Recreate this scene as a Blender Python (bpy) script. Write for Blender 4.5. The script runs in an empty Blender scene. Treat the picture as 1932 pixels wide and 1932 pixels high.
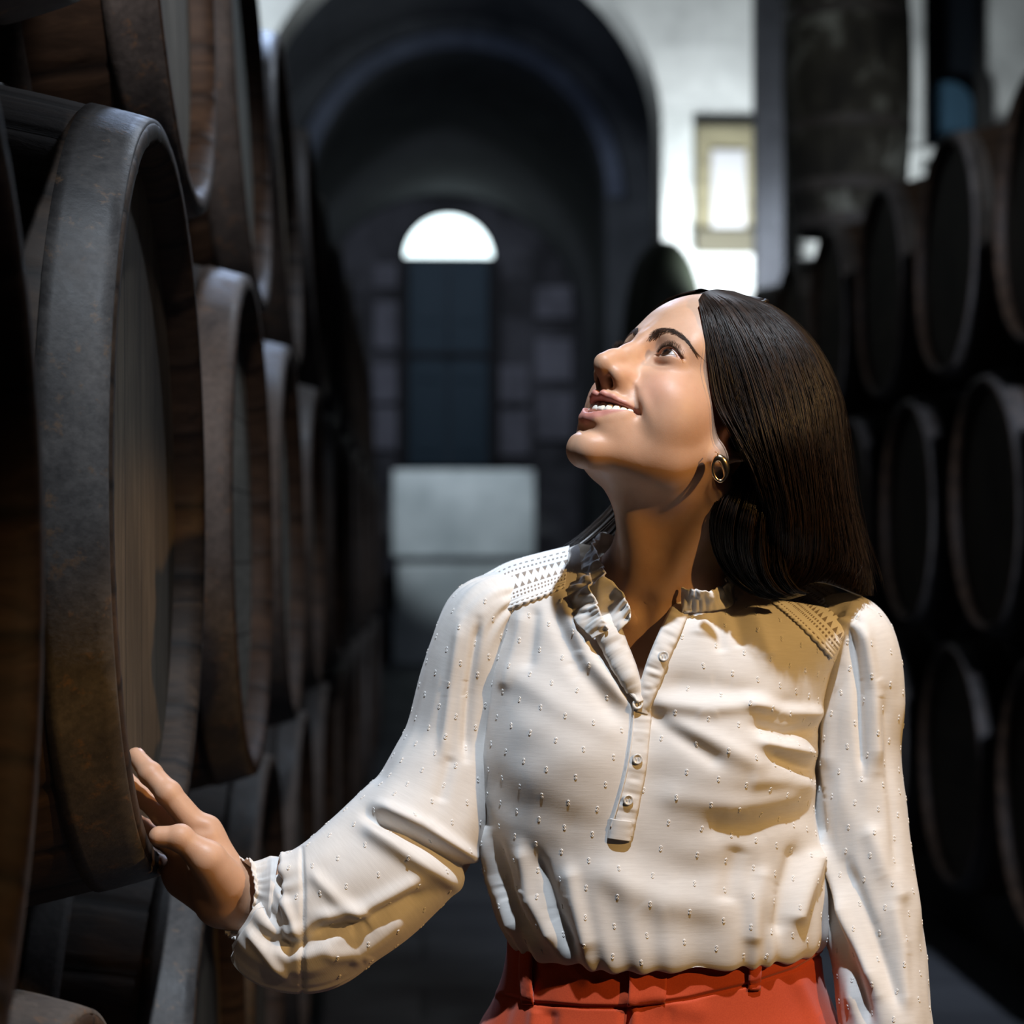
import bpy, bmesh, math, random
import numpy as np
from mathutils import Vector, Matrix
random.seed(7); np.random.seed(7)
SC = bpy.context.scene
COL = SC.collection

# ---------------------------------------------------------------- camera
FPX = 3900.0                      # focal length for a 1932 px wide frame
CZ = 1.45
CAM = np.array([0.0, 0.0, CZ])
YAW, PITCH = 0.04252857, 0.02153513
cam_fw = np.array([math.sin(YAW)*math.cos(PITCH), math.cos(YAW)*math.cos(PITCH), math.sin(PITCH)])
cam_r = np.array([math.cos(YAW), -math.sin(YAW), 0.0])
cam_u = np.cross(cam_r, cam_fw)
cd = bpy.data.cameras.new('camera')
cam = bpy.data.objects.new('camera', cd); COL.objects.link(cam)
mw = Matrix(((cam_r[0], cam_u[0], -cam_fw[0], 0), (cam_r[1], cam_u[1], -cam_fw[1], 0), (cam_r[2], cam_u[2], -cam_fw[2], CZ), (0, 0, 0, 1)))
cam.matrix_world = mw
cd.sensor_width = 36.0; cd.sensor_fit = 'HORIZONTAL'
cd.lens = 36.0*FPX/1932.0
cd.clip_start = 0.05; cd.clip_end = 200
cd.dof.use_dof = True; cd.dof.focus_distance = 1.905; cd.dof.aperture_fstop = 4.6
SC.camera = cam

def at(px, py, Y):
    """world point at depth Y whose place in the 1932 frame is (px, py) - used only to read distances off the photograph"""
    d = cam_fw + cam_r*(px-966)/FPX + cam_u*(966-py)/FPX
    return CAM + d*(Y/d[1])
def V(a): return Vector((float(a[0]), float(a[1]), float(a[2])))

# ---------------------------------------------------------------- world, exposure
w = bpy.data.worlds.new('cellar_air'); SC.world = w; w.use_nodes = True
bg = w.node_tree.nodes['Background']; bg.inputs[0].default_value = (0.50, 0.62, 0.85, 1); bg.inputs[1].default_value = 0.006
SC.view_settings.view_transform = 'Standard'; SC.view_settings.look = 'None'
SC.view_settings.exposure = 0.0; SC.view_settings.gamma = 1.0
SC.view_settings.use_curve_mapping = False
SC.cycles.max_bounces = 6; SC.cycles.diffuse_bounces = 3; SC.cycles.glossy_bounces = 3
SC.cycles.sample_clamp_indirect = 4.0
SC.cycles.caustics_reflective = False; SC.cycles.caustics_refractive = False

# ---------------------------------------------------------------- lamps
def look(loc, tgt):
    return (V(tgt)-V(loc)).to_track_quat('-Z', 'Y').to_euler()
def spot(name, loc, tgt, power, color, size, blend, rad):
    l = bpy.data.lights.new(name, 'SPOT'); l.energy = power; l.color = color
    l.spot_size = math.radians(size); l.spot_blend = blend; l.shadow_soft_size = rad
    o = bpy.data.objects.new(name, l); COL.objects.link(o); o.location = loc; o.rotation_euler = look(loc, tgt)
    return o
TGT = (0.22, 1.95, 1.35)
spot('track_spot_cool_white', (0.30, 0.86, 3.85), (0.2, 1.93, 1.4), 430, (0.78, 0.88, 1.0), 30, 0.7, 0.035)
spot('track_spot_warm', (1.72, 0.48, 2.32), (0.20, 1.95, 1.13), 125, (1.0, 0.58, 0.19), 29, 0.30, 0.025)
spot('track_spot_back', (-0.2, 6.2, 4.3), (0.1, 1.9, 1.2), 200, (0.52, 0.68, 1.0), 50, 0.6, 0.08)
spot('cask_fill_spot', (0.15, 0.8, 3.3), (-0.42, 3.8, 1.45), 190, (1.0, 0.89, 0.87), 33, 0.8, 0.08)
spot('cask_fill_spot', (1.0, 5.2, 4.3), (-0.4, 4.0, 2.0), 130, (0.75, 0.85, 1.0), 90, 0.8, 0.1)
spot('cask_fill_spot', (1.72, 2.7, 3.0), (1.95, 7.4, 1.3), 700, (0.70, 0.80, 1.0), 50, 0.8, 0.1)
spot('low_fill_spot', (0.55, 0.45, 1.9), (-0.45, 1.8, 0.85), 16, (1.0, 0.62, 0.28), 34, 0.7, 0.05)  # added unseen lamp that warms the casks low on the left
spot('cask_fill_spot', (1.1, 5.6, 4.7), (2.06, 9.95, 3.7), 90, (0.90, 0.94, 0.95), 34, 0.7, 0.08)  # unseen spot added to brighten the tall upright cask
spot('cask_fill_spot', (3.3, 4.8, 5.0), (2.5, 7.6, 2.6), 170, (0.85, 0.88, 0.92), 60, 0.7, 0.08)  # unseen spot added so the right top tier staves come out lighter
spot('far_arch_fill_spot', (0.3, 15.6, 4.6), (0.2, 20.0, 6.3), 70, (0.62, 0.74, 1.0), 70, 0.8, 0.1)  # unseen spot put in to bring out the bluish band of the far arch
spot('wall_flood', (1.95, 12.8, 3.1), (2.0, 14.0, 4.6), 290, (0.88, 0.96, 1.0), 150, 0.8, 0.15)
spot('wall_flood', (-2.0, 12.9, 4.6), (-1.5, 14.0, 5.6), 150, (0.82, 0.92, 1.0), 140, 0.8, 0.15)
spot('end_spot', (0.5, 24.5, 4.6), (0.5, 28.0, 2.1), 420, (0.82, 0.93, 1.0), 34, 0.5, 0.05)
spot('far_arch_fill_spot', (0.3, 16.5, 5.0), (1.9, 20.0, 3.8), 130, (0.72, 0.82, 1.0), 60, 0.8, 0.1)
spot('end_wall_spot', (0.3, 24.0, 6.4), (0.2, 30.0, 4.0), 260, (0.75, 0.82, 1.0), 70, 0.8, 0.1)
# ---------------------------------------------------------------- object helpers
def tag(o, label=None, cat=None, group=None, kind=None):
    if label: o['label'] = label
    if cat: o['category'] = cat
    if group: o['group'] = group
    if kind: o['kind'] = kind
    return o
def empty(name, loc=(0, 0, 0)):
    o = bpy.data.objects.new(name, None); COL.objects.link(o); o.location = V(loc); o.empty_display_size = 0.1
    return o
def mesh_obj(name, verts, faces, mat=None, parent=None, smooth=True, attrs=None, uv=None):
    me = bpy.data.meshes.new(name)
    verts = np.asarray(verts, dtype=np.float32).reshape(-1, 3)
    if isinstance(faces, np.ndarray):
        nf, k = faces.shape
        me.vertices.add(len(verts)); me.vertices.foreach_set('co', verts.ravel())
        me.loops.add(nf*k); me.loops.foreach_set('vertex_index', faces.astype(np.int32).ravel())
        me.polygons.add(nf); me.polygons.foreach_set('loop_start', np.arange(0, nf*k, k, dtype=np.int32))
        me.polygons.foreach_set('loop_total', np.full(nf, k, dtype=np.int32))
        me.update(calc_edges=True)
    else:
        me.from_pydata([tuple(map(float, v)) for v in verts], [], faces)
    if smooth: me.polygons.foreach_set('use_smooth', np.ones(len(me.polygons), dtype=bool))
    if attrs:
        for k, v in attrs.items():
            v = np.asarray(v, dtype=np.float32)
            if v.ndim == 1:
                a = me.attributes.new(k, 'FLOAT', 'POINT'); a.data.foreach_set('value', v)
            else:
                a = me.attributes.new(k, 'FLOAT_VECTOR', 'POINT'); a.data.foreach_set('vector', v.ravel())
    me.update()
    if mat: me.materials.append(mat)
    o = bpy.data.objects.new(name, me); COL.objects.link(o)
    if parent:
        o.parent = parent
        o.matrix_parent_inverse = Matrix.Translation(parent.location).inverted()
    return o
def grid_faces(nu, nv, closed_u=False, closed_v=False):
    """vertices indexed [i*nv + j], i in nu, j in nv"""
    I = np.arange(nu if closed_u else nu-1); J = np.arange(nv if closed_v else nv-1)
    i, j = np.meshgrid(I, J, indexing='ij'); i = i.ravel(); j = j.ravel(); i2 = (i+1) % nu; j2 = (j+1) % nv
    return np.stack([i*nv+j, i2*nv+j, i2*nv+j2, i*nv+j2], 1)
class Geo:
    """collects pieces that make up one mesh"""
    def __init__(s): s.v = []; s.f = []; s.n = 0
    def add(s, v, f):
        v = np.asarray(v, float).reshape(-1, 3); s.v.append(v)
        for q in (f.tolist() if isinstance(f, np.ndarray) else f): s.f.append([a+s.n for a in q])
        s.n += len(v)
    def box(s, c, size, rot=None, bev=0.0):
        x, y, z = [a/2 for a in size]
        if bev <= 0:
            v = np.array([[-x,-y,-z],[x,-y,-z],[x,y,-z],[-x,y,-z],[-x,-y,z],[x,-y,z],[x,y,z],[-x,y,z]])
            f = [[0,3,2,1],[4,5,6,7],[0,1,5,4],[1,2,6,5],[2,3,7,6],[3,0,4,7]]
        else:
            bm = bmesh.new(); bmesh.ops.create_cube(bm, size=1.0)
            for q in bm.verts: q.co = Vector((q.co.x*2*x, q.co.y*2*y, q.co.z*2*z))
            bmesh.ops.bevel(bm, geom=bm.edges[:], offset=bev, segments=2, profile=0.6, affect='EDGES')
            bm.verts.index_update()
            v = np.array([q.co[:] for q in bm.verts]); f = [[q.index for q in p.verts] for p in bm.faces]; bm.free()
        if rot is not None: v = v @ np.array(rot).T
        s.add(v+np.array(c), f)
    def tube(s, pts, rad, n=8, caps=True):
        pts = np.asarray(pts, float); m = len(pts); rad = np.broadcast_to(np.asarray(rad, float), (m,))
        T = np.gradient(pts, axis=0); T /= np.linalg.norm(T, axis=1)[:, None]+1e-12
        a = np.array([0, 0, 1.0]) if abs(T[0, 2]) < 0.9 else np.array([1.0, 0, 0])
        N = np.cross(T[0], a); N /= np.linalg.norm(N); vs = []
        th = np.linspace(0, 2*np.pi, n, endpoint=False)
        for i in range(m):
            N = N-T[i]*(N@T[i]); N /= np.linalg.norm(N); B = np.cross(T[i], N)
            vs.append(pts[i]+rad[i]*(np.cos(th)[:, None]*N+np.sin(th)[:, None]*B))
        f = grid_faces(m, n, False, True).tolist()
        if caps: f += [list(range(n)), list(range((m-1)*n, m*n))[::-1]]
        s.add(np.concatenate(vs), f)
    def obj(s, name, mat, parent=None, smooth=True):
        return mesh_obj(name, np.concatenate(s.v), s.f, mat, parent, smooth)
def catmull(P, n):
    P = np.asarray(P, float); m = len(P); Q = np.concatenate([[2*P[0]-P[1]], P, [2*P[-1]-P[-2]]])
    t = np.linspace(0, m-1, n); i = np.minimum(t.astype(int), m-2); u = (t-i)
    sh = (n,)+(1,)*(P.ndim-1); u = u.reshape(sh)
    a, b, c, d = Q[i], Q[i+1], Q[i+2], Q[i+3]
    return 0.5*((2*b)+(-a+c)*u+(2*a-5*b+4*c-d)*u**2+(-a+3*b-3*c+d)*u**3)
def vnoise(P, seed=0):
    """smooth value noise in [-1,1] for an (N,3) or (N,2) array"""
    P = np.asarray(P, float)
    if P.shape[-1] == 2: P = np.concatenate([P, np.zeros(P.shape[:-1]+(1,))], -1)
    i = np.floor(P).astype(np.int64); f = P-i; f = f*f*(3-2*f)
    def h(a):
        n = (a[..., 0]*374761393+a[..., 1]*668265263+a[..., 2]*2147483647+seed*1274126177) & 0xFFFFFFFF
        n = ((n ^ (n >> 13))*1274126177) & 0xFFFFFFFF; n = n ^ (n >> 16)
        return (n & 0xFFFF)/32767.5-1
    r = 0
    for dx in (0, 1):
        for dy in (0, 1):
            for dz in (0, 1):
                w_ = (f[..., 0] if dx else 1-f[..., 0])*(f[..., 1] if dy else 1-f[..., 1])*(f[..., 2] if dz else 1-f[..., 2])
                r = r+w_*h(i+np.array([dx, dy, dz]))
    return r

# ---------------------------------------------------------------- materials
def mat(name, color=(0.5, 0.5, 0.5), rough=0.5, metal=0.0, spec=0.5, sss=0.0, sss_rad=(0.01, 0.004, 0.002), sheen=0.0):
    m = bpy.data.materials.new(name); m.use_nodes = True; b = m.node_tree.nodes['Principled BSDF']
    b.inputs['Base Color'].default_value = (*color, 1); b.inputs['Roughness'].default_value = rough
    b.inputs['Metallic'].default_value = metal; b.inputs['Specular IOR Level'].default_value = spec
    if sss: b.inputs['Subsurface Weight'].default_value = sss; b.inputs['Subsurface Radius'].default_value = sss_rad; b.inputs['Subsurface Scale'].default_value = 1.0
    if sheen: b.inputs['Sheen Weight'].default_value = sheen; b.inputs['Sheen Roughness'].default_value = 0.5
    return m
class NT:
    def __init__(s, m): s.t = m.node_tree; s.b = s.t.nodes['Principled BSDF']
    def n(s, typ, **kw):
        x = s.t.nodes.new(typ)
        for k, v in kw.items():
            if hasattr(x, k) and not isinstance(v, tuple): setattr(x, k, v)
            else: x.inputs[k].default_value = v
        return x
    def inp(s, x, name, v):
        x.inputs[name].default_value = v
    def l(s, a, b): s.t.links.new(a, b)
    def coords(s, kind='Object', scale=(1, 1, 1), rot=(0, 0, 0)):
        c = s.t.nodes.new('ShaderNodeTexCoord'); mp = s.t.nodes.new('ShaderNodeMapping')
        mp.inputs['Scale'].default_value = scale; mp.inputs['Rotation'].default_value = rot
        s.l(c.outputs[kind], mp.inputs['Vector']); return mp.outputs['Vector']
    def noise(s, vec, scale, detail=4, rough=0.55, dist=0.0):
        x = s.t.nodes.new('ShaderNodeTexNoise'); x.inputs['Scale'].default_value = scale; x.inputs['Detail'].default_value = detail
        x.inputs['Roughness'].default_value = rough; x.inputs['Distortion'].default_value = dist
        if vec is not None: s.l(vec, x.inputs['Vector'])
        return x.outputs['Fac']
    def ramp(s, fac, stops, interp='LINEAR'):
        x = s.t.nodes.new('ShaderNodeValToRGB'); x.color_ramp.interpolation = interp; e = x.color_ramp.elements
        while len(e) < len(stops): e.new(0.5)
        for q, (p, c) in zip(e, stops): q.position = p; q.color = (*c, 1) if len(c) == 3 else c
        s.l(fac, x.inputs['Fac']); return x.outputs['Color']
    def mix(s, fac, a, b, mode='MIX'):
        x = s.t.nodes.new('ShaderNodeMix'); x.data_type = 'RGBA'; x.blend_type = mode
        for v, i in ((fac, 0), (a, 6), (b, 7)):
            if isinstance(v, (int, float)): x.inputs[i].default_value = v
            elif isinstance(v, tuple): x.inputs[i].default_value = (*v, 1)
            else: s.l(v, x.inputs[i])
        return x.outputs[2]
    def math(s, op, a, b=None, c=None):
        x = s.t.nodes.new('ShaderNodeMath'); x.operation = op
        for i, v in enumerate((a, b, c)):
            if v is None: continue
            if isinstance(v, (int, float)): x.inputs[i].default_value = v
            else: s.l(v, x.inputs[i])
        return x.outputs[0]
    def attr(s, name, out='Fac'):
        x = s.t.nodes.new('ShaderNodeAttribute'); x.attribute_name = name; return x.outputs[out]
    def bump(s, h, strength=0.3, dist=0.001, prev=None):
        x = s.t.nodes.new('ShaderNodeBump'); x.inputs['Strength'].default_value = strength; x.inputs['Distance'].default_value = dist
        s.l(h, x.inputs['Height'])
        if prev is not None: s.l(prev, x.inputs['Normal'])
        s.l(x.outputs['Normal'], s.b.inputs['Normal']); return x.outputs['Normal']
    def color(s, c): s.l(c, s.b.inputs['Base Color'])
    def rough(s, c): s.l(c, s.b.inputs['Roughness'])
    def sep(s, v):
        x = s.t.nodes.new('ShaderNodeSeparateXYZ'); s.l(v, x.inputs[0]); return x.outputs

# ---------------------------------------------------------------- signed distance sculpting
def smin(a, b, k):
    h = np.maximum(k-np.abs(a-b), 0)/k
    return np.minimum(a, b)-h*h*k*0.25
def smax(a, b, k): return -smin(-a, -b, k)
def s_ell(P, c, r):
    q = P-np.array(c, np.float32); r = np.array(r, np.float32)
    k0 = np.sqrt(((q/r)**2).sum(-1)); k1 = np.sqrt(((q/(r*r))**2).sum(-1))+1e-9
    return k0*(k0-1)/k1
def s_sph(P, c, r): return np.sqrt(((P-np.array(c, np.float32))**2).sum(-1))-r
def s_cone(P, a, b, ra, rb):
    a = np.array(a, np.float32); b = np.array(b, np.float32); d = b-a; L = float((d*d).sum())
    t = np.clip(((P-a)@d)/L, 0, 1)
    return np.sqrt(((P-a-t[..., None]*d)**2).sum(-1))-(ra+(rb-ra)*t)
def s_chain(P, pts, rad, k=0.003):
    r = None
    for i in range(len(pts)-1):
        d = s_cone(P, pts[i], pts[i+1], rad[i], rad[i+1]); r = d if r is None else smin(r, d, k)
    return r
def gbump(P, c, s, amp):
    q = (P-np.array(c, np.float32))/np.array(s, np.float32)
    return amp*np.exp(-0.5*(q*q).sum(-1))
def surface_nets(f, lo, hi, h, B=12):
    """sparse naive surface nets: mesh of f=0 inside a box, voxel size h"""
    lo = np.array(lo, float); nb = np.ceil((np.array(hi)-lo)/(h*B)).astype(int)
    N = nb*B+2
    g = np.stack(np.meshgrid(*[np.arange(k) for k in nb], indexing='ij'), -1).reshape(-1, 3)
    ctr = lo+(g+0.5)*B*h
    d = f(ctr.astype(np.float32)); act = g[np.abs(d) < B*h*1.25]
    off = np.stack(np.meshgrid(*[np.arange(B+1)]*3, indexing='ij'), -1).reshape(-1, 3)
    cid = []; cpos = []; eids = [[], [], []]; esg = [[], [], []]
    cor = np.array([[0,0,0],[1,0,0],[0,1,0],[1,1,0],[0,0,1],[1,0,1],[0,1,1],[1,1,1]])
    edges = [(0,1),(2,3),(4,5),(6,7),(0,2),(1,3),(4,6),(5,7),(0,4),(1,5),(2,6),(3,7)]
    for s0 in range(0, len(act), 64):
        a = act[s0:s0+64]
        idx = a[:, None, :]*B+off[None]
        vals = f((lo+idx.reshape(-1, 3)*h).astype(np.float32)).reshape(len(a), B+1, B+1, B+1)
        c8 = [vals[:, c[0]:c[0]+B, c[1]:c[1]+B, c[2]:c[2]+B] for c in cor]
        st = np.stack(c8, -1); neg = st < 0
        m = neg.any(-1) & ~neg.all(-1)
        bi, x, y, z = np.nonzero(m)
        if not len(bi): continue
        s8 = st[bi, x, y, z]; cell = a[bi]*B+np.stack([x, y, z], -1)
        acc = np.zeros((len(bi), 3)); cnt = np.zeros(len(bi))
        for p, q in edges:
            vp, vq = s8[:, p], s8[:, q]; cr = (vp < 0) != (vq < 0)
            t = np.where(cr, vp/np.where(cr, vp-vq, 1), 0)
            pos = cor[p]+t[:, None]*(cor[q]-cor[p]); acc += pos*cr[:, None]; cnt += cr
        pos = lo+(cell+acc/cnt[:, None])*h
        key = (cell[:, 0].astype(np.int64)*N[1]+cell[:, 1])*N[2]+cell[:, 2]
        cid.append(key); cpos.append(pos)
        for ax, (p, q) in enumerate(((0, 1), (0, 2), (0, 4))):
            cr = (s8[:, p] < 0) != (s8[:, q] < 0)
            eids[ax].append(cell[cr]); esg[ax].append(s8[cr, p] < 0)
    key = np.concatenate(cid); pos = np.concatenate(cpos); o = np.argsort(key); key = key[o]; pos = pos[o]
    F = []
    for ax in range(3):
        e = np.concatenate(eids[ax]); sg = np.concatenate(esg[ax]); u = np.zeros(3, int); v = np.zeros(3, int)
        u[(ax+1) % 3] = 1; v[(ax+2) % 3] = 1
        quads = []; ok = np.ones(len(e), bool)
        for q in (e, e-u, e-u-v, e-v):
            k = (q[:, 0].astype(np.int64)*N[1]+q[:, 1])*N[2]+q[:, 2]
            j = np.minimum(np.searchsorted(key, k), len(key)-1); ok &= key[j] == k; quads.append(j)
        Q = np.stack(quads, 1)[ok]; sg = sg[ok]
        Q[~sg] = Q[~sg][:, ::-1]; F.append(Q)
    return pos, np.concatenate(F)
# ================================================================= THE CELLAR
def make_stone(name, base, pale, dark, bw=0.55, bh=0.30, mortar=0.012, contrast=1.0, sc=1.0):
    m = mat(name, base, 0.92, spec=0.2); t = NT(m); vec = t.coords('Object')
    s = t.sep(vec); cx = t.t.nodes.new('ShaderNodeCombineXYZ'); t.l(t.math('ADD', s[0], t.math('MULTIPLY', s[1], 0.5)), cx.inputs[0]); t.l(s[2], cx.inputs[1])
    b = t.t.nodes.new('ShaderNodeTexBrick'); t.l(cx.outputs[0], b.inputs['Vector'])
    for k, v in (('Scale', 1.0), ('Mortar Size', mortar), ('Brick Width', bw), ('Row Height', bh), ('Bias', 0.0), ('Mortar Smooth', 0.3)): b.inputs[k].default_value = v
    b.inputs['Color1'].default_value = (*pale, 1); b.inputs['Color2'].default_value = (*dark, 1); b.inputs['Mortar'].default_value = (*[c*0.6 for c in base], 1)
    n = t.noise(vec, 3.2*sc, 6, 0.65); n2 = t.noise(vec, 0.9*sc, 4, 0.6)
    c = t.mix(0.55, b.outputs['Color'], base)
    c = t.mix(t.ramp(n, [(0.35, (0,)*3), (0.7, (1,)*3)]), c, tuple(x*0.62 for x in base))
    c = t.mix(t.math('MULTIPLY', t.ramp(n2, [(0.45, (0,)*3), (0.62, (1,)*3)]), 0.5*contrast), c, pale)
    t.color(c); t.bump(t.math('ADD', t.math('MULTIPLY', n, 0.7), b.outputs['Fac']), 0.6, 0.03)
    return m
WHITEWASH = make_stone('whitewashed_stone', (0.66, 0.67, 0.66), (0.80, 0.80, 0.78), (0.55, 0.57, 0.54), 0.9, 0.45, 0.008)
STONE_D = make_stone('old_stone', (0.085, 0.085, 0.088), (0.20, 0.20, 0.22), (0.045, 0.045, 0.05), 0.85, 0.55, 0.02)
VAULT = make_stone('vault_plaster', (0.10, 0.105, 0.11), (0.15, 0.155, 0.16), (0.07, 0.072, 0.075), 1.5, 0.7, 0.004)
def make_floor():
    m = mat('stone_floor', (0.12, 0.12, 0.125), 0.55, spec=0.3); t = NT(m); vec = t.coords('Object')
    b = t.t.nodes.new('ShaderNodeTexBrick'); t.l(vec, b.inputs['Vector'])
    for k, v in (('Scale', 1.0), ('Mortar Size', 0.012), ('Brick Width', 0.75), ('Row Height', 0.5), ('Bias', 0.0)): b.inputs[k].default_value = v
    b.inputs['Color1'].default_value = (0.135, 0.14, 0.15, 1); b.inputs['Color2'].default_value = (0.095, 0.10, 0.11, 1); b.inputs['Mortar'].default_value = (0.05, 0.05, 0.055, 1)
    n = t.noise(vec, 2.5, 6, 0.6); t.color(t.mix(t.math('MULTIPLY', n, 0.6), b.outputs['Color'], (0.07, 0.072, 0.08)))
    t.rough(t.ramp(n, [(0.3, (0.45,)*3), (0.7, (0.8,)*3)])); t.bump(t.math('ADD', n, b.outputs['Fac']), 0.3, 0.01); return m
FLOORM = make_floor()
def structure(name, g, m, smooth=False):
    o = g.obj(name, m, None, smooth); o['kind'] = 'structure'; return o
g = Geo(); g.box((1.0, 14.0, -0.05), (12, 36, 0.10)); structure('floor', g, FLOORM)
def arch_wall(name, Y, th, cx, R, zs, x0, x1, z1, m, n=48):
    """wall across the cellar with a round-headed opening"""
    a = np.linspace(np.pi, 0, n); inner = [(cx-R, 0.0)]+[(cx+R*math.cos(t), zs+R*math.sin(t)) for t in a]+[(cx+R, 0.0)]
    outer = [(x0, 0.0)]
    for (x, z) in inner[1:-1]:
        dx, dz = x-cx, z-zs; k = []
        if dx < -1e-6: k.append((x0-cx)/dx)
        if dx > 1e-6: k.append((x1-cx)/dx)
        if dz > 1e-6: k.append((z1-zs)/dz)
        s = min(k); outer.append((cx+dx*s, zs+dz*s))
    outer.append((x1, 0.0)); N = len(inner); g = Geo()
    vs = []
    for y in (Y, Y+th):
        vs += [(x, y, z) for x, z in inner]+[(x, y, z) for x, z in outer]
    f = []
    for i in range(N-1):
        f += [[i, i+1, N+i+1, N+i], [2*N+i+1, 2*N+i, 3*N+i, 3*N+i+1], [i+1, i, 2*N+i, 2*N+i+1], [N+i, N+i+1, 3*N+i+1, 3*N+i]]
    # fill the corners of the outline
    g.add(vs, f)
    g.add([(x0, Y, z1), (x0, Y+th, z1), (outer[int(N*.25)][0], Y, z1)], [[0, 1, 2]]) if False else None
    return structure(name, g, m)
WY = 14.0
arch_wall('wall_arch_near', WY, 0.55, 0.233, 1.39, 4.36, -3.6, 6.8, 8.2, WHITEWASH)
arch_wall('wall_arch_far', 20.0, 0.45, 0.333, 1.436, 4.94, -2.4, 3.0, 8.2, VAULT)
g = Geo()
arch_n = 40; a = np.linspace(0, np.pi, arch_n)
cxv, Rv, zsv = 0.30, 1.95, 4.75
for y0, y1 in ((WY+0.56, 19.99), (20.46, 29.9)):
    v_ = []; 
    for y in (y0, y1):
        v_ += [(cxv+Rv, y, 0)]+[(cxv+Rv*math.cos(t), y, zsv+Rv*math.sin(t)) for t in a]+[(cxv-Rv, y, 0)]
    n_ = arch_n+2; g.add(v_, [[i, i+1, n_+i+1, n_+i] for i in range(n_-1)])
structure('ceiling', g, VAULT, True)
g = Geo(); a = np.linspace(0, np.pi, 60); v_ = []
for t_ in a:
    for rr_, yy in ((1.436, 20.0), (1.436, 19.92), (1.60, 19.92), (1.60, 20.0)): v_.append((0.333+rr_*math.cos(t_), yy, 4.94+rr_*math.sin(t_)))
g.add(v_, grid_faces(60, 4, False, True)); structure('trim_5', g, make_stone('arch_ring_light_tint', (0.16, 0.18, 0.23), (0.22, 0.25, 0.31), (0.12, 0.13, 0.17), 0.4, 0.3, 0.01))  # added band, lighter bluish colour stands in for light on the arch rim
# end wall: door below a fan light
g = Geo(); EY = 30.0; lx, lz, lr = (846-800)*EY/FPX, CZ+(1050-487)*EY/FPX, 0.665
a = np.linspace(np.pi, 0, 40)
inner = [(lx-lr, lz)]+[(lx+lr*math.cos(t), lz+lr*math.sin(t)) for t in a[1:-1]]+[(lx+lr, lz)]
vs = [(x, EY, z) for x, z in inner]; N = len(inner)
outer = []
for (x, z) in inner:
    t = math.atan2(z-lz, x-lx); outer.append((lx+3.2*math.cos(t), EY, lz+3.2*math.sin(t)))
vs += outer; f = [[i, i+1, N+i+1, N+i] for i in range(N-1)]
g.add(vs, f); g.add([(lx-3.2, EY, 0), (lx+3.2, EY, 0), (lx+3.2, EY, lz), (lx-3.2, EY, lz)], [[0, 1, 2, 3]])
structure('wall_end', g, STONE_D)
GLASSL = bpy.data.materials.new('daylight_pane'); GLASSL.use_nodes = True; nt = GLASSL.node_tree; nt.nodes.clear()
em = nt.nodes.new('ShaderNodeEmission'); em.inputs[0].default_value = (0.80, 0.96, 1.0, 1); em.inputs[1].default_value = 3.2; ou = nt.nodes.new('ShaderNodeOutputMaterial'); nt.links.new(em.outputs[0], ou.inputs[0])
g = Geo(); g.add([(lx, EY+0.12, lz)]+[(x, EY+0.12, z) for x, z in inner], [[0, i+1, i] for i in range(1, N)]); wn = structure('window_1', g, GLASSL)
FRM = mat('window_iron', (0.02, 0.02, 0.022), 0.6)
g = Geo()
g.tube([(x, EY+0.02, z) for x, z in inner], 0.03, 6); g.tube([(lx-lr, EY+0.02, lz), (lx+lr, EY+0.02, lz)], 0.035, 6)
wf = g.obj('window_frame', FRM, None); wf.parent = wn
DOORM = mat('door_paint', (0.025, 0.062, 0.088), 0.6); t = NT(DOORM); t.bump(t.noise(t.coords('Object', (30, 1, 1.5)), 2.0, 3), 0.4, 0.01)
g = Geo(); dz1 = lz-0.05; dz0 = CZ+(1050-880)*EY/FPX
for sx in (-1, 1): g.box((lx+sx*0.29, EY-0.06, (dz0+dz1)/2), (0.56, 0.10, dz1-dz0), bev=0.012)
dr = structure('door_1', g, DOORM)
g = Geo()
for zc in (dz0+0.55, dz0+1.6, dz0+2.45):
    for sx in (-1, 1): g.box((lx+sx*0.29, EY-0.125, zc), (0.38, 0.03, 0.72), bev=0.01)
pn = g.obj('door_panel', DOORM, None, False); pn.parent = dr
g = Geo()
for sx, w_ in ((-1, 0.16), (1, 0.16)): g.box((lx+sx*0.66, EY-0.10, (dz0+dz1)/2), (w_, 0.2, dz1-dz0), bev=0.02)
g.box((lx, EY-0.10, CZ+(1050-672)*EY/FPX), (1.2, 0.13, 0.10), bev=0.02)
structure('trim_1', g, mat('dark_granite', (0.022, 0.022, 0.024), 0.8))
PALE = make_stone('pale_masonry', (0.26, 0.26, 0.29), (0.34, 0.34, 0.38), (0.18, 0.18, 0.2), 0.6, 0.5, 0.01)
g = Geo()   # quoins beside the door
rr = random.Random(4)
for px_, rows in ((735, ((500, 545), (570, 660), (690, 760), (770, 850))), (968, ((690, 760), (775, 860))), (1045, ((540, 600), (640, 720), (740, 830)))):
    for y0, y1 in rows:
        g.box(((px_-800)*EY/FPX, EY-0.06, CZ+(1050-(y0+y1)/2)*EY/FPX), (0.44+rr.random()*0.1, 0.12, (y1-y0)*EY/FPX), bev=0.02)
structure('trim_2', g, PALE)
PLAST = mat('parapet_plaster', (0.50, 0.54, 0.55), 0.85); t = NT(PLAST); t.color(t.ramp(t.noise(t.coords('Object'), 1.6, 5, 0.6), [(0.35, (0.38, 0.42, 0.43)), (0.65, (0.56, 0.60, 0.61))]))
g = Geo(); PY = 28.0
g.box(((875-800)*PY/FPX, PY+0.2, CZ+(1050-968)*PY/FPX), (270*PY/FPX, 0.3, 165*PY/FPX), bev=0.03)
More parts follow.
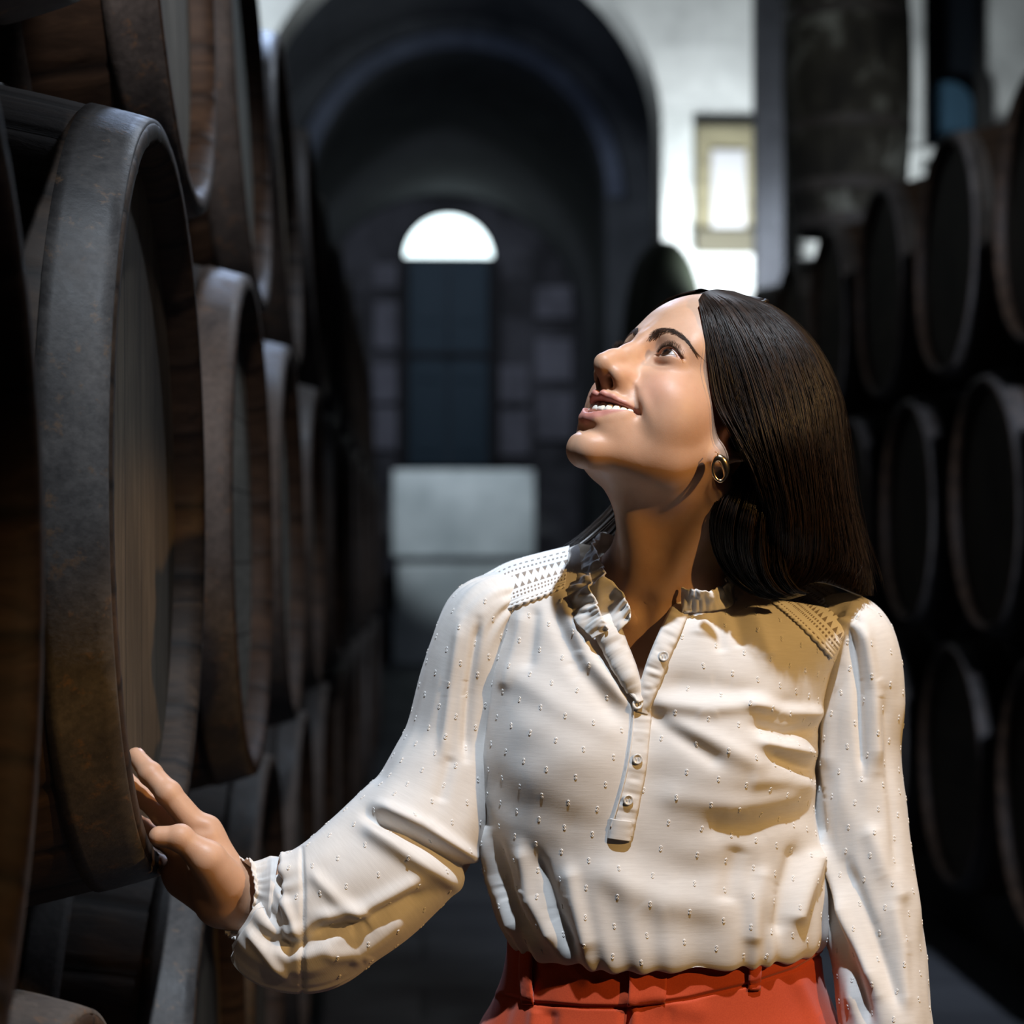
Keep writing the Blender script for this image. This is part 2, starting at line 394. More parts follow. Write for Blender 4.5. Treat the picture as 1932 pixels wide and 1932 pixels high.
g.box(((872-800)*PY/FPX, PY+0.05, CZ+(1050-1112)*PY/FPX), (245*PY/FPX, 0.5, 98*PY/FPX), bev=0.03)
g.box(((872-800)*PY/FPX, PY+0.1, 0.35), (260*PY/FPX, 0.6, 0.70), bev=0.03)
structure('wall_parapet', g, PLAST)

# ---- casks
def make_wood(name, a, b, c, rough=0.62, head=False):
    m = mat(name, b, rough, spec=0.3); t = NT(m); vec = t.coords('Object', (9, 12, 1.3) if head else (1.2, 9, 9)); v2 = t.coords('Object')
    oi = t.t.nodes.new('ShaderNodeObjectInfo'); 
    n = t.noise(vec, 6, 6, 0.6, 0.6); n2 = t.noise(v2, 2.3, 5, 0.65); n3 = t.noise(v2, 60, 4, 0.7)
    st = 0.0 if head else t.attr('stave'); col = t.ramp(n, [(0.3, a), (0.55, b), (0.75, c)])
    col = t.mix(t.math('MULTIPLY', st, 0.45), col, tuple(x*0.45 for x in b))
    col = t.mix(t.math('MULTIPLY', t.ramp(n2, [(0.45, (0,)*3), (0.7, (1,)*3)]), 0.5), col, tuple(x*0.5 for x in a))
    seam = t.attr('seam')
    if head:
        k = t.math('ADD', t.math('DIVIDE', t.sep(v2)[1], 0.115), 0.5); fr = t.math('FRACT', k)
        seam = t.math('LESS_THAN', t.math('MINIMUM', fr, t.math('SUBTRACT', 1.0, fr)), 0.016)
        wn_ = t.t.nodes.new('ShaderNodeTexWhiteNoise'); wn_.noise_dimensions = '1D'; t.l(t.math('FLOOR', k), wn_.inputs['W']); col = t.mix(t.math('MULTIPLY', wn_.outputs['Value'], 0.4), col, tuple(x*0.5 for x in b))
    col = t.mix(t.math('MULTIPLY', seam, 0.85), col, (0.006, 0.004, 0.003))
    t.color(col); t.bump(t.math('ADD', n, t.math('MULTIPLY', n3, 0.4)), 0.35, 0.002); return m
STAVE = make_wood('cask_oak', (0.022, 0.013, 0.008), (0.055, 0.032, 0.019), (0.095, 0.056, 0.032))
HEADM = make_wood('cask_head_oak', (0.075, 0.056, 0.038), (0.125, 0.098, 0.068), (0.17, 0.135, 0.098), 0.7, True)
HEADG = make_wood('cask_head_grey_oak', (0.12, 0.125, 0.11), (0.19, 0.195, 0.17), (0.26, 0.26, 0.235), 0.75, True)
def make_hoop(name, a, b, flake):
    m = mat(name, a, 0.55, spec=0.35); t = NT(m); v = t.coords('Object')
    n = t.noise(v, 9, 7, 0.7, 0.4); n2 = t.noise(v, 45, 5, 0.7); n3 = t.noise(v, 140, 3, 0.6)
    c = t.ramp(n, [(0.35, a), (0.62, b)]); c = t.mix(t.math('MULTIPLY', t.ramp(n3, [(0.35, (1,)*3), (0.6, (0,)*3)]), 0.35), c, tuple(x*0.4 for x in a)); c = t.mix(t.ramp(n2, [(0.58, (0,)*3), (0.68, (1,)*3)]), c, flake)
    t.color(c); t.rough(t.ramp(n, [(0.3, (0.45,)*3), (0.7, (0.75,)*3)])); t.bump(t.math('ADD', n2, t.math('MULTIPLY', n3, 0.5)), 0.35, 0.0015); return m
HOOP = make_hoop('hoop_iron', (0.044, 0.040, 0.039), (0.115, 0.102, 0.094), (0.15, 0.095, 0.06))
HR_, BR_, LEN = 0.376, 0.462, 1.30
CH = 0.024; REC = 0.034
def stave_r(s):          # s along the axis from the front chime, 0..LEN
    u = s/LEN*2-1
    return HR_+(BR_-HR_)*(1-np.abs(u)**2.1)
NS = 26; per = 10
def cask_meshes():
    n = NS*per; a = np.linspace(0, 2*np.pi, n, endpoint=False)
    sl = np.r_[np.linspace(0, 0.12, 7), np.linspace(0.16, LEN-0.16, 20), np.linspace(LEN-0.12, LEN, 7)]
    r_ = np.random.RandomState(2); tone = r_.rand(NS)
    k = (np.arange(n) % per)/per; seamf = np.exp(-(np.minimum(k, 1-k)/0.06)**2); st = tone[np.arange(n)//per]
    prof = [(LEN-REC, 0.0, 0), (LEN-REC, 0, 0)]
    rings = []; seams = []; tones = []
    def ring(x, rad, sm=1.0): 
        rr = rad-0.0022*seamf*sm; rings.append(np.stack([np.full(n, x), rr*np.cos(a), rr*np.sin(a)], -1)); seams.append(seamf*sm); tones.append(st)
    ring(-REC-0.004, HR_-CH-0.004)
    ring(-REC*0.5, HR_-CH-0.003); ring(-0.004, HR_-CH+0.004); ring(0, HR_-CH+0.008); ring(0, HR_-0.003); ring(-0.003, HR_)
    for s in sl[1:-1]: ring(-s, stave_r(s))
    ring(-LEN+0.003, HR_); ring(-LEN, HR_-0.003); ring(-LEN, HR_-CH+0.008); ring(-LEN+REC, HR_-CH)
    V_ = np.stack(rings, 1); F_ = grid_faces(n, len(rings), True, False)
    return V_.reshape(-1, 3), F_, np.stack(seams, 1).ravel(), np.stack(tones, 1).ravel()
def disc_mesh(x, facing):
    """head made of planks side by side (planks run across, seams in the mesh colour)"""
    n = 90; R0 = HR_-CH-0.001; pts = []; seam = []; tone = []; F_ = []
    nr = 46; a = np.linspace(0, 2*np.pi, n, endpoint=False); rad = np.linspace(0, 1, nr)**0.8*R0
    A_, Rr = np.meshgrid(a, rad, indexing='ij'); y = Rr*np.cos(A_); z = Rr*np.sin(A_)
    w_ = 0.115; k = (y/w_+0.5); fr = k-np.floor(k); sm = np.exp(-(np.minimum(fr, 1-fr)*w_/0.0022)**2)
    tone = np.abs(np.sin(np.floor(k)*12.9))
    X = x+0*sm
    return np.stack([X, y, z], -1).reshape(-1, 3), grid_faces(n, nr, True, False) if facing > 0 else grid_faces(n, nr, True, False)[:, ::-1], sm.ravel(), tone.ravel()
def hoop_mesh(s0, s1):
    g = Geo(); n = 120; a = np.linspace(0, 2*np.pi, n, endpoint=False); ss = np.linspace(s0, s1, 6); t0 = 0.0028
    prof = [(-ss[0], stave_r(ss[0])-0.001)]+[(-ss[0]-0.0006, stave_r(ss[0])+t0)]+[(-s, stave_r(s)+t0+0.0006) for s in ss[1:-1]]+[(-ss[-1]+0.0006, stave_r(ss[-1])+t0), (-ss[-1], stave_r(ss[-1])-0.001)]
    v_ = np.array([[x, r*math.cos(q), r*math.sin(q)] for q in a for x, r in prof]); return v_, grid_faces(n, len(prof), True, False)
cm = cask_meshes()
HOOPS = [(0.002, 0.062), (0.150, 0.200), (0.400, 0.445), (LEN-0.445, LEN-0.400), (LEN-0.20, LEN-0.15), (LEN-0.062, LEN-0.002)]
def proto_cask(headmat):
    root = empty('wine_cask', (0, 0, 0))
    mesh_obj('staves', cm[0], cm[1], STAVE, root, True, {'seam': cm[2], 'stave': cm[3]})
    for x, fc_ in ((-REC, 1), (-LEN+REC, -1)):
        v_, f_, sm, tn = disc_mesh(x, fc_); mesh_obj('cask_head', v_, f_, headmat, root, True, {'seam': sm, 'stave': tn})
    for s0, s1 in HOOPS:
        v_, f_ = hoop_mesh(s0, s1); mesh_obj('hoop', v_, f_, HOOP, root)
    return root
def copy_tree(o):
    c = o.copy(); COL.objects.link(c)
    for ch in o.children:
        d = ch.copy(); COL.objects.link(d); d.parent = c; d.matrix_parent_inverse = ch.matrix_parent_inverse.copy()
    return c
protoA = proto_cask(HEADM); protoG = proto_cask(HEADG)
usedA = [False]; usedG = [False]
def place(X, Y, Z, face, label, group, grey=False, roll=0.0, tip=0.0, yaw=0.0, scale=1.0):
    p, used = (protoG, usedG) if grey else (protoA, usedA)
    o = p if not used[0] else copy_tree(p); used[0] = True
    o.location = (X, Y, Z)
    Mx = Matrix.Rotation((0 if face > 0 else math.pi)+yaw, 4, 'Z') @ Matrix.Rotation(tip, 4, 'Y') @ Matrix.Rotation(roll, 4, 'X')
    o.rotation_euler = Mx.to_euler(); o.scale = (scale,)*3
    tag(o, label, 'barrel', group); return o
LX, RX = -0.262, 1.84
ZT, ZM, ZB = CZ+0.820, CZ+0.048, CZ-0.742
GL = 'wine casks stacked along the left of the aisle'; GR = 'wine casks stacked along the right of the aisle'
rj = random.Random(11)
ORD = 'first second third fourth fifth sixth seventh eighth ninth tenth eleventh twelfth thirteenth'.split()
mid = [(1.09, 'dark blurred cask at the very left edge, nearest in the middle tier'),
       (2.12, 'big dark oak cask with wide grey iron hoop whose head the woman touches'),
       (3.18, 'middle tier cask with pinkish grey hoop, just behind the one being touched'),
       (4.24, 'middle tier cask with bluish hoop, second behind the one the woman touches'),
       (5.30, 'middle tier cask on the left, third behind the one the woman touches'),
       (6.36, 'middle tier cask on the left, fourth behind the one the woman touches')]
for i in range(12):
    y = mid[i][0] if i < 6 else 1.06+1.06*i
    lb = mid[i][1] if i < 6 else 'small blurred dark cask, %s back in the left middle tier' % ORD[i]
    place(LX+(0 if i == 1 else rj.uniform(-.012, .006)), y, ZM+(0.012 if i == 1 else -0.06 if i == 0 else 0), 1, lb, GL, grey=i in (2, 3, 4, 7), roll=0 if i == 1 else rj.choice((0, math.pi/2, math.pi, -math.pi/2)), tip=math.radians(-0.5 if i == 1 else rj.uniform(-1.2, .2)))
top = [(1.60, 'dark brown stave cask in the top left corner, over the touched cask'), (2.64, 'top tier cask with pale greenish grey head, upper left'),
       (3.70, 'top tier cask, next behind the one with the pale greenish head'), (4.78, 'top tier cask with a grey hoop below the left edge of the bright arch wall')]
for i in range(11):
    y = top[i][0] if i < 4 else 1.60+1.06*i
    lb = top[i][1] if i < 4 else 'small blurred grey cask, %s back in the left top tier' % ORD[i]
    place(LX-0.040+rj.uniform(-.008, .004), y, ZT, 1, lb, GL, grey=i in (1, 2, 4, 6, 8), roll=rj.choice((0, math.pi)), tip=math.radians(rj.uniform(-3.6, -2.6)))
for i in range(11):
    y = 1.64+1.06*i
    lb = ['bottom tier cask under the touched cask, at the lower left corner', 'bottom tier cask with a bluish lit rim below the hand', 'bottom tier cask just above the gathered cuff of the sleeve'][i] if i < 3 else 'small blurred dark cask, %s back in the left bottom tier' % ORD[i]
    place(LX+rj.uniform(-.012, .006), y, ZB, 1, lb, GL, grey=i in (3, 5), roll=rj.choice((0, math.pi/2, math.pi, -math.pi/2)), tip=0)
RZM, RZB, RZT = CZ+0.17, CZ-0.735, CZ+1.07
def rlab(tier, i, n, names): return names[i] if i < len(names) else 'small blurred dark cask, %s back in the right %s tier' % (ORD[i], tier)
for i in range(8):
    if i < 7: place(RX+rj.uniform(-.01, .01), 5.68+1.07*i, RZM, -1, rlab('middle', i, 8, ['middle tier cask just beyond the right edge of the photo', 'middle tier cask with pale rim at the right edge, level with her ear', 'middle tier cask with pale rim just right of her hair', 'middle tier cask partly hidden behind her hair on the right']), GR, roll=rj.choice((0, math.pi/2, math.pi, -math.pi/2)), tip=math.radians(rj.uniform(-1, 1)), scale=1.12)
    place(RX+rj.uniform(-.01, .01), 6.20+1.06*i if i < 7 else 13.2, RZT, -1, rlab('top', i, 8, ['top tier cask cut by the right edge of the photo, level with her forehead', 'top tier cask with grey body, second from the right edge', 'top tier cask, third from the right edge, over her hair', 'top tier cask beside the bright wall, over her hair']), GR, roll=rj.choice((0, math.pi/2, math.pi, -math.pi/2)), tip=math.radians(rj.uniform(-1, 1)), scale=1.12) if i < 7 else None
    place(RX+rj.uniform(-.01, .01), 6.16+1.07*i, RZB, -1, rlab('bottom', i, 8, ['bottom tier cask at the lower right edge of the photo', 'bottom tier cask with pale rim right of her hanging sleeve']), GR, roll=rj.choice((0, math.pi/2, math.pi, -math.pi/2)), scale=1.12) if i < 7 else None
# upright cask on top of the right stack, and a tall vat by the arch
def upright(X, Y, Z, s, label, grey=False, lenk=1.0):
    o = copy_tree(protoG if grey else protoA); o.location = (X, Y, Z+LEN*s*lenk)
    o.rotation_euler = (Matrix.Rotation(-math.pi/2, 4, 'Y')).to_euler(); o.scale = (s*lenk, s, s); 
    if 'group' in o: del o['group']
    tag(o, label, 'barrel')
    return o
UP = upright(2.06, 9.95, RZT+BR_*1.12-0.02, 0.68, 'tall upright cask with mottled pale patches standing on the right stack', True, 1.75)
g = Geo(); g.box((2.284, 13.6, 3.9), (0.18, 0.18, 7.8), bev=0.01); structure('column_1', g, make_stone('column_stone', (0.030, 0.031, 0.037), (0.045, 0.047, 0.055), (0.02, 0.02, 0.024), 0.5, 0.4, 0.01))
MOSS = mat('mouldy_oak', (0.05, 0.05, 0.04), 0.85); t = NT(MOSS); nn_ = t.noise(t.coords('Object'), 3.4, 5, 0.6, 0.5); t.color(t.ramp(nn_, [(0.40, (0.022, 0.020, 0.016)), (0.54, (0.06, 0.055, 0.042)), (0.66, (0.30, 0.31, 0.27))])); t.bump(nn_, 0.4, 0.01)
for ch in UP.children:
    if ch.name.startswith(('staves', 'cask_head')): ch.material_slots[0].link = 'OBJECT'; ch.material_slots[0].material = MOSS
# tall vat next to the arch
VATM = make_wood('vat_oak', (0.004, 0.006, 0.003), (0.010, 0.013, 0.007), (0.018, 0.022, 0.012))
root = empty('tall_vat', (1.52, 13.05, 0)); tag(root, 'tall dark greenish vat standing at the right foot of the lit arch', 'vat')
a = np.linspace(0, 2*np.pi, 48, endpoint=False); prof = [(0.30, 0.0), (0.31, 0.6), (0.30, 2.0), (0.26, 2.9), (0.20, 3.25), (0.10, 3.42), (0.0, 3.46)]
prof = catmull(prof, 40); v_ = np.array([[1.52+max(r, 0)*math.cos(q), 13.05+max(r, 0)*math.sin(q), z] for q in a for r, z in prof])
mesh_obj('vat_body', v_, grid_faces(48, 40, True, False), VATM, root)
for z in (0.5, 1.4, 2.3):
    r = np.interp(z, prof[:, 1], prof[:, 0])+0.006; g = Geo(); v_ = np.array([[1.52+rr*math.cos(q), 13.05+rr*math.sin(q), zz] for q in a for rr, zz in ((r-.01, z-.03), (r, z-.03), (r, z+.03), (r-.01, z+.03))]); g.add(v_, grid_faces(48, 4, True, False)); g.obj('hoop', HOOP, root)
# timber rails under both stacks
RAIL = mat('rail_timber', (0.045, 0.035, 0.028), 0.8)
def rail(x, y0, y1, h, label, top_z):
    root = empty('cask_rail', (x, (y0+y1)/2, 0)); tag(root, label, 'beam')
    g = Geo(); g.box((x, (y0+y1)/2, h/2), (0.12, y1-y0, h), bev=0.008); g.obj('beam', RAIL, root, False)
    k = y0+0.53
    g = Geo(); n = 0
rr_ = [(-0.55, 0.4, 12.9, ZB-BR_+0.045, 'front timber beam under the left stack of casks'), (-1.32, 0.4, 12.9, ZB-BR_+0.045, 'back timber beam under the left stack of casks'),
       (2.13, 5.4, 13.2, RZB-BR_*1.12+0.055, 'front timber beam under the right stack of casks'), (2.88, 5.4, 13.2, RZB-BR_*1.12+0.055, 'back timber beam under the right stack of casks')]
for x, y0, y1, h, lb in rr_: rail(x, y0, y1, max(0.04, h), lb, 0)
# board on the bright wall, side arch window
BW = mat('weathered_board', (0.22, 0.19, 0.12), 0.85); BP = mat('notice_paper', (0.42, 0.41, 0.42), 0.9)
t = NT(BW); t.color(t.ramp(t.noise(t.coords('Object', (1, 1, 6)), 3, 5), [(0.3, (0.15, 0.13, 0.08)), (0.7, (0.27, 0.24, 0.15))]))
def wx(px_, Y): return (px_-800)*Y/FPX
def wz(py_, Y): return CZ+(1050-py_)*Y/FPX
BY = 13.9; root = empty('notice_board', (wx(1390, BY), BY, wz(350, BY))); tag(root, 'brown framed board with pale sheet hanging on the bright wall above her head', 'notice board')
g = Geo(); g.box((wx(1388, BY), BY+0.03, wz(345, BY)), (142*BY/FPX, 0.06, 232*BY/FPX), bev=0.01); g.obj('board', BW, root, False)
g = Geo(); g.box((wx(1378, BY), BY-0.01, wz(352, BY)), (66*BY/FPX, 0.03, 150*BY/FPX), bev=0.004); g.obj('sheet', BP, root, False)
g = Geo(); g.box((wx(1388, BY), BY-0.02, wz(452, BY)), (146*BY/FPX, 0.10, 42*BY/FPX), bev=0.01); g.obj('ledge', mat('dark_board', (0.09, 0.08, 0.055), 0.85), root, False)
DARKG = mat('dark_window_glass', (0.008, 0.010, 0.013), 0.25); BLUEG = mat('blue_window_glass', (0.035, 0.075, 0.115), 0.3)
def arch_shape(cx, zb, zs, R, y, th):
    a = np.linspace(0, np.pi, 30); o = [(cx-R, zb), (cx+R, zb)]+[(cx+R*math.cos(t), zs+R*math.sin(t)) for t in a]; n = len(o)
    g = Geo(); g.add([(x, y, z) for x, z in o]+[(x, y+th, z) for x, z in o], [list(range(n)), [i+n for i in range(n)][::-1]]+[[i, (i+1) % n, (i+1) % n+n, i+n] for i in range(n)]); return g
w2 = structure('window_2', arch_shape(wx(1790, 13.95), wz(268, 13.95), wz(-60, 13.95), 62*13.95/FPX, 13.93, 0.10), DARKG)
bp = arch_shape(wx(1800, 13.9), wz(262, 13.9), wz(190, 13.9), 48*13.9/FPX, 13.88, 0.04).obj('window_pane', BLUEG, None, False); bp.parent = w2
g = Geo(); g.box((wx(1742, 13.8), 13.86, wz(120, 13.8)), (0.10, 0.16, 1.4), bev=0.02); g.box((wx(1790, 13.8), 13.86, wz(278, 13.8)), (0.55, 0.2, 0.07), bev=0.02); structure('trim_3', g, WHITEWASH)
# ================================================================= PERSON
person = empty('person', (0.25, 1.97, 0.0))
tag(person, 'woman with long dark hair, white dotted blouse and red trousers, looking up, hand on cask', 'person')
# head frame: x = her right, y = where the face looks, z = crown; turned to her right and tipped back
HR = np.array([[-0.5407, -0.6403, 0.5455], [0.8367, -0.4761, 0.2706], [0.0865, 0.6028, 0.7932]])
HS = 1.045
HC = at(1311, 775, 1.95)
def hw(p): return (np.asarray(p, float)*HS) @ HR.T+HC
def wh(P): return ((P-HC.astype(np.float32)) @ HR.astype(np.float32))/np.float32(HS)

def lipz(ax): return 10.0*ax*ax
def sdf_head(P):
    q = P.copy(); ax = np.abs(q[:, 0]); A = q.copy(); A[:, 0] = ax
    x, y, z = ax, q[:, 1], q[:, 2]
    d = s_ell(A, (0, -0.020, 0.028), (0.0725, 0.094, 0.085))            # cranium
    d = smin(d, s_ell(A, (0, 0.030, 0.030), (0.058, 0.052, 0.055)), 0.04)  # forehead
    d = smin(d, s_ell(A, (0, 0.020, -0.035), (0.056, 0.061, 0.066)), 0.03)   # face mass
    d = smin(d, s_cone(A, (0.053, 0.000, -0.050), (0.044, 0.020, -0.074), 0.014, 0.015), 0.03)     # jaw angle
    d = smin(d, s_cone(A, (0.044, 0.020, -0.074), (0.009, 0.0695, -0.1025), 0.015, 0.0135), 0.022)
    d = smin(d, s_ell(A, (0, 0.0725, -0.1045), (0.0145, 0.0150, 0.0140)), 0.014)   # chin
    d = smin(d, s_ell(A, (0, 0.063, -0.068), (0.031, 0.032, 0.029)), 0.018)   # muzzle
    d = smin(d, s_ell(A, (0, 0.018, -0.078), (0.046, 0.050, 0.024)), 0.022)   # floor of the mouth
    d = smin(d, s_ell(A, (0.040, 0.052, -0.033), (0.021, 0.022, 0.018)), 0.026)  # smiling cheek
    d = smin(d, s_ell(A, (0.047, 0.040, -0.050), (0.018, 0.022, 0.026)), 0.02)
    d = smin(d, s_cone(A, (0.005, 0.077, 0.014), (0.040, 0.064, 0.018), 0.010, 0.008), 0.018)  # brow ridge
    # eye sockets
    d = smax(d, -s_ell(A, (0.0305, 0.094, -0.0015), (0.0175, 0.0165, 0.0125)), 0.014)
    d = smax(d, -s_ell(A, (0.0165, 0.094, 0.0005), (0.0065, 0.012, 0.010)), 0.012)
    # nose
    d = smin(d, s_chain(A, [(0, 0.085, 0.006), (0, 0.0925, -0.010), (0, 0.1025, -0.026), (0, 0.1070, -0.0345)], [0.0080, 0.0070, 0.0080, 0.0098], 0.006), 0.010)
    d = smin(d, s_cone(A, (0.0, 0.088, -0.016), (0.009, 0.084, -0.039), 0.007, 0.009), 0.012)
    d = smin(d, s_ell(A, (0.0125, 0.0905, -0.0385), (0.0066, 0.0125, 0.0078)), 0.010)
    d = smin(d, s_cone(A, (0, 0.1055, -0.0395), (0, 0.090, -0.0480), 0.0055, 0.0055), 0.005)
    d = smax(d, -s_ell(A, (0.0082, 0.0960, -0.0455), (0.0027, 0.0056, 0.0045)), 0.002)
    d = d+gbump(A, (0.0205, 0.087, -0.040), (0.0022, 0.006, 0.007), 0.0016)
    # lids: a shell around the eyeball, cut along the almond opening
    ec = (0.0310, 0.0692, 0.0000)
    lid = s_ell(A, ec, (0.0158, 0.0142, 0.0140))
    d = smin(d, lid, 0.0065)
    u = (x-0.0315)/0.0150
    zu = 0.0010+0.0051*(1-np.abs(u+0.05)**2.2)+0.0012*u; zl = 0.0003-0.0042*(1-np.abs(u)**2.0)+0.0012*u
    op = np.maximum(z-zu, zl-z); op = np.maximum(op, 0.0710-y)
    d = smax(d, -np.maximum(op, s_ell(A, ec, (0.026, 0.030, 0.020))), 0.0016)
    # upper lid crease
    zc = 0.0010+0.0098*(1-0.75*np.abs(u)**2)
    d = d+0.0011*np.exp(-((z-zc)/0.0014)**2)*np.exp(-((u)/0.9)**4)*(y > 0.05)
    # under-eye fold raised by the smile
    zf = -0.0108+0.005*np.abs(u)**2
    d = d+0.0011*np.exp(-((z-zf)/0.0020)**2)*np.exp(-((u+0.1)/0.8)**4)*(y > 0.05)
    # lips
    d = smin(d, s_chain(A, [(0, 0.0930, -0.0600), (0.0055, 0.0938, -0.0582), (0.014, 0.0890, -0.0575), (0.0225, 0.0805, -0.0578), (0.0310, 0.0705, -0.0585)], [0.0032, 0.0034, 0.0030, 0.0024, 0.0015], 0.003), 0.0035)
    d = smin(d, s_chain(A, [(0, 0.0895, -0.0828), (0.0085, 0.0865, -0.0812), (0.017, 0.0800, -0.0755), (0.0245, 0.0745, -0.0680), (0.0310, 0.0705, -0.0600)], [0.0054, 0.0052, 0.0042, 0.0030, 0.0016], 0.003), 0.0040)
    d = d+gbump(A, (0, 0.093, -0.0560), (0.0028, 0.006, 0.005), 0.0012)          # philtrum
    d = d+gbump(A, (0, 0.0900, -0.0925), (0.018, 0.010, 0.0040), 0.0035)           # mentolabial fold
    t = np.clip(x/0.0300, 0, 1)
    zt = -0.0620+0.0030*t**2; zb = -0.0785+0.0185*t**1.5
    cav = np.maximum(np.maximum(z-zt, zb-z), np.maximum(x-0.0300, 0.055-y))
    d = smax(d, -cav, 0.0022)
    d = d+gbump(A, (0.0340, 0.069, -0.0590), (0.0026, 0.008, 0.0045), 0.0022)    # corner of the mouth
    # nasolabial fold
    fx = 0.0220+0.0130*np.clip((-0.038-z)/0.022, 0, 1.3)
    d = d+0.0013*np.exp(-((x-fx)/0.0030)**2)*np.exp(-((z+0.050)/0.0115)**4)*np.exp(-((y-0.075)/0.03)**4)
    d = d-0.0016*np.exp(-((x-fx-0.009)/0.007)**2)*np.exp(-((z+0.050)/0.012)**2)*np.exp(-((y-0.075)/0.03)**4)
    d = d+gbump(A, (0.050, 0.035, -0.068), (0.014, 0.018, 0.012), 0.0025)          # hollow under the cheek
    d = d+gbump(A, (0.062, 0.045, 0.012), (0.012, 0.020, 0.020), 0.003)            # temple
    # ear
    e = A-np.array((0.0735, -0.012, -0.018), np.float32)
    ca, sa = math.cos(0.35), math.sin(0.35)
    ex = e[:, 0]*ca+e[:, 1]*sa; ey = -e[:, 0]*sa+e[:, 1]*ca; ez = e[:, 2]
    E3 = np.stack([ex, ey+0.18*ez, ez], -1)
    rim = np.sqrt((np.sqrt((E3[:, 1]/0.0165)**2+((E3[:, 2]-0.004)/0.0270)**2)-1)**2*0.0165**2+(E3[:, 0]-0.004)**2)-0.0032
    disc = s_ell(E3, (0.0, 0.0, 0.002), (0.0045, 0.0165, 0.028))
    ear = smin(rim, disc, 0.004)
    ear = smin(ear, s_ell(E3, (0.001, 0.0045, -0.0300), (0.0042, 0.0085, 0.0100)), 0.006)
    ear = smin(ear, s_ell(E3, (0.003, 0.013, -0.006), (0.0045, 0.0045, 0.0065)), 0.004)
    ear = smax(ear, -s_ell(E3, (0.006, 0.003, -0.008), (0.0065, 0.0075, 0.0105)), 0.003)
    d = smin(d, ear, 0.006)
    return d

NK0 = hw((0, -0.026, -0.060)); NK1 = at(1246, 1150, 2.005)
NOTCH = at(1213, 1152, 1.945)
M_L = hw((-0.056, -0.026, -0.055)); M_R = hw((0.056, -0.026, -0.055))
SH_R = at(925, 1195, 1.99); SH_L = at(1600, 1205, 2.02)       # shoulder joints (her right is on the left)
def sdf_torso(P):
    P = P.astype(np.float32)
    d = s_cone(P, NK0, NK1, 0.0490, 0.0530)
    n2 = NK1+np.array([0, 0.02, -0.03])
    d = smin(d, s_cone(P, n2+[0, 0.01, 0], SH_R+[0.045, 0.015, 0.002], 0.050, 0.026), 0.05)
    d = smin(d, s_cone(P, n2+[0, 0.01, 0], SH_L+[-0.045, 0.015, 0.002], 0.050, 0.026), 0.05)
    ch = at(1240, 1330, 2.02)
    d = smin(d, s_ell(P, ch, (0.128, 0.078, 0.145)), 0.05)
    d = smin(d, s_ell(P, at(1240, 1650, 2.02), (0.120, 0.080, 0.16)), 0.05)
    # sternomastoids, windpipe, notch
    d = smin(d, s_cone(P, M_L+[0, 0, -0.010], NOTCH+[0.010, 0.004, 0.006], 0.013, 0.0075), 0.018)
    d = smin(d, s_cone(P, M_R+[0, 0, -0.010], NOTCH+[-0.012, 0.006, 0.006], 0.013, 0.0075), 0.018)
    d = smin(d, s_cone(P, hw((0, 0.028, -0.092)), NOTCH+[0.002, 0.014, 0.012], 0.015, 0.013), 0.025)
    d = smin(d, s_cone(P, NOTCH+[0.012, 0.004, -0.006], SH_L+[-0.06, 0.0, 0.020], 0.0085, 0.008), 0.016)
    d = smin(d, s_cone(P, NOTCH+[-0.012, 0.006, -0.006], SH_R+[0.06, 0.0, 0.020], 0.0085, 0.008), 0.016)
    d = d+gbump(P, NOTCH+[0, -0.004, 0.001], (0.010, 0.014, 0.010), 0.006)
    return d
def sdf_headneck(P):
    d1 = sdf_head(wh(P))*HS
    return smin(d1, sdf_torso(P), 0.022)

# her right arm (towards the cask): shoulder, elbow, wrist ; left arm hanging
EL_R = at(812, 1590, 1.985); WR_R = at(452, 1702, 1.985)
EL_L = at(1655, 1640, 2.03); WR_L = at(1690, 2030, 1.93)

# ---- her right hand, fingertips resting on the cask head
def hp(l): return [at(*q) for q in l]
FINGERS = {
 'index': (hp([(386, 1578, 1.990), (318, 1497, 1.992), (284, 1460, 2.003), (256, 1426, 2.018)]), [.0130, .0118, .0108, .0082]),
 'middle': (hp([(372, 1592, 2.006), (306, 1538, 2.022), (272, 1506, 2.036), (238, 1468, 2.050)]), [.0128, .0106, .0094, .0074]),
 'ring': (hp([(352, 1618, 2.022), (305, 1584, 2.044), (272, 1562, 2.056), (246, 1538, 2.066)]), [.0120, .0090, .0082, .0066]),
 'little': (hp([(334, 1648, 2.034), (304, 1630, 2.052), (280, 1612, 2.062), (258, 1594, 2.070)]), [.0110, .0080, .0072, .0060]),
 'thumb': (hp([(436, 1668, 1.968), (392, 1622, 1.952), (340, 1581, 1.948), (300, 1578, 1.948)]), [.0180, .0150, .0118, .0096])}
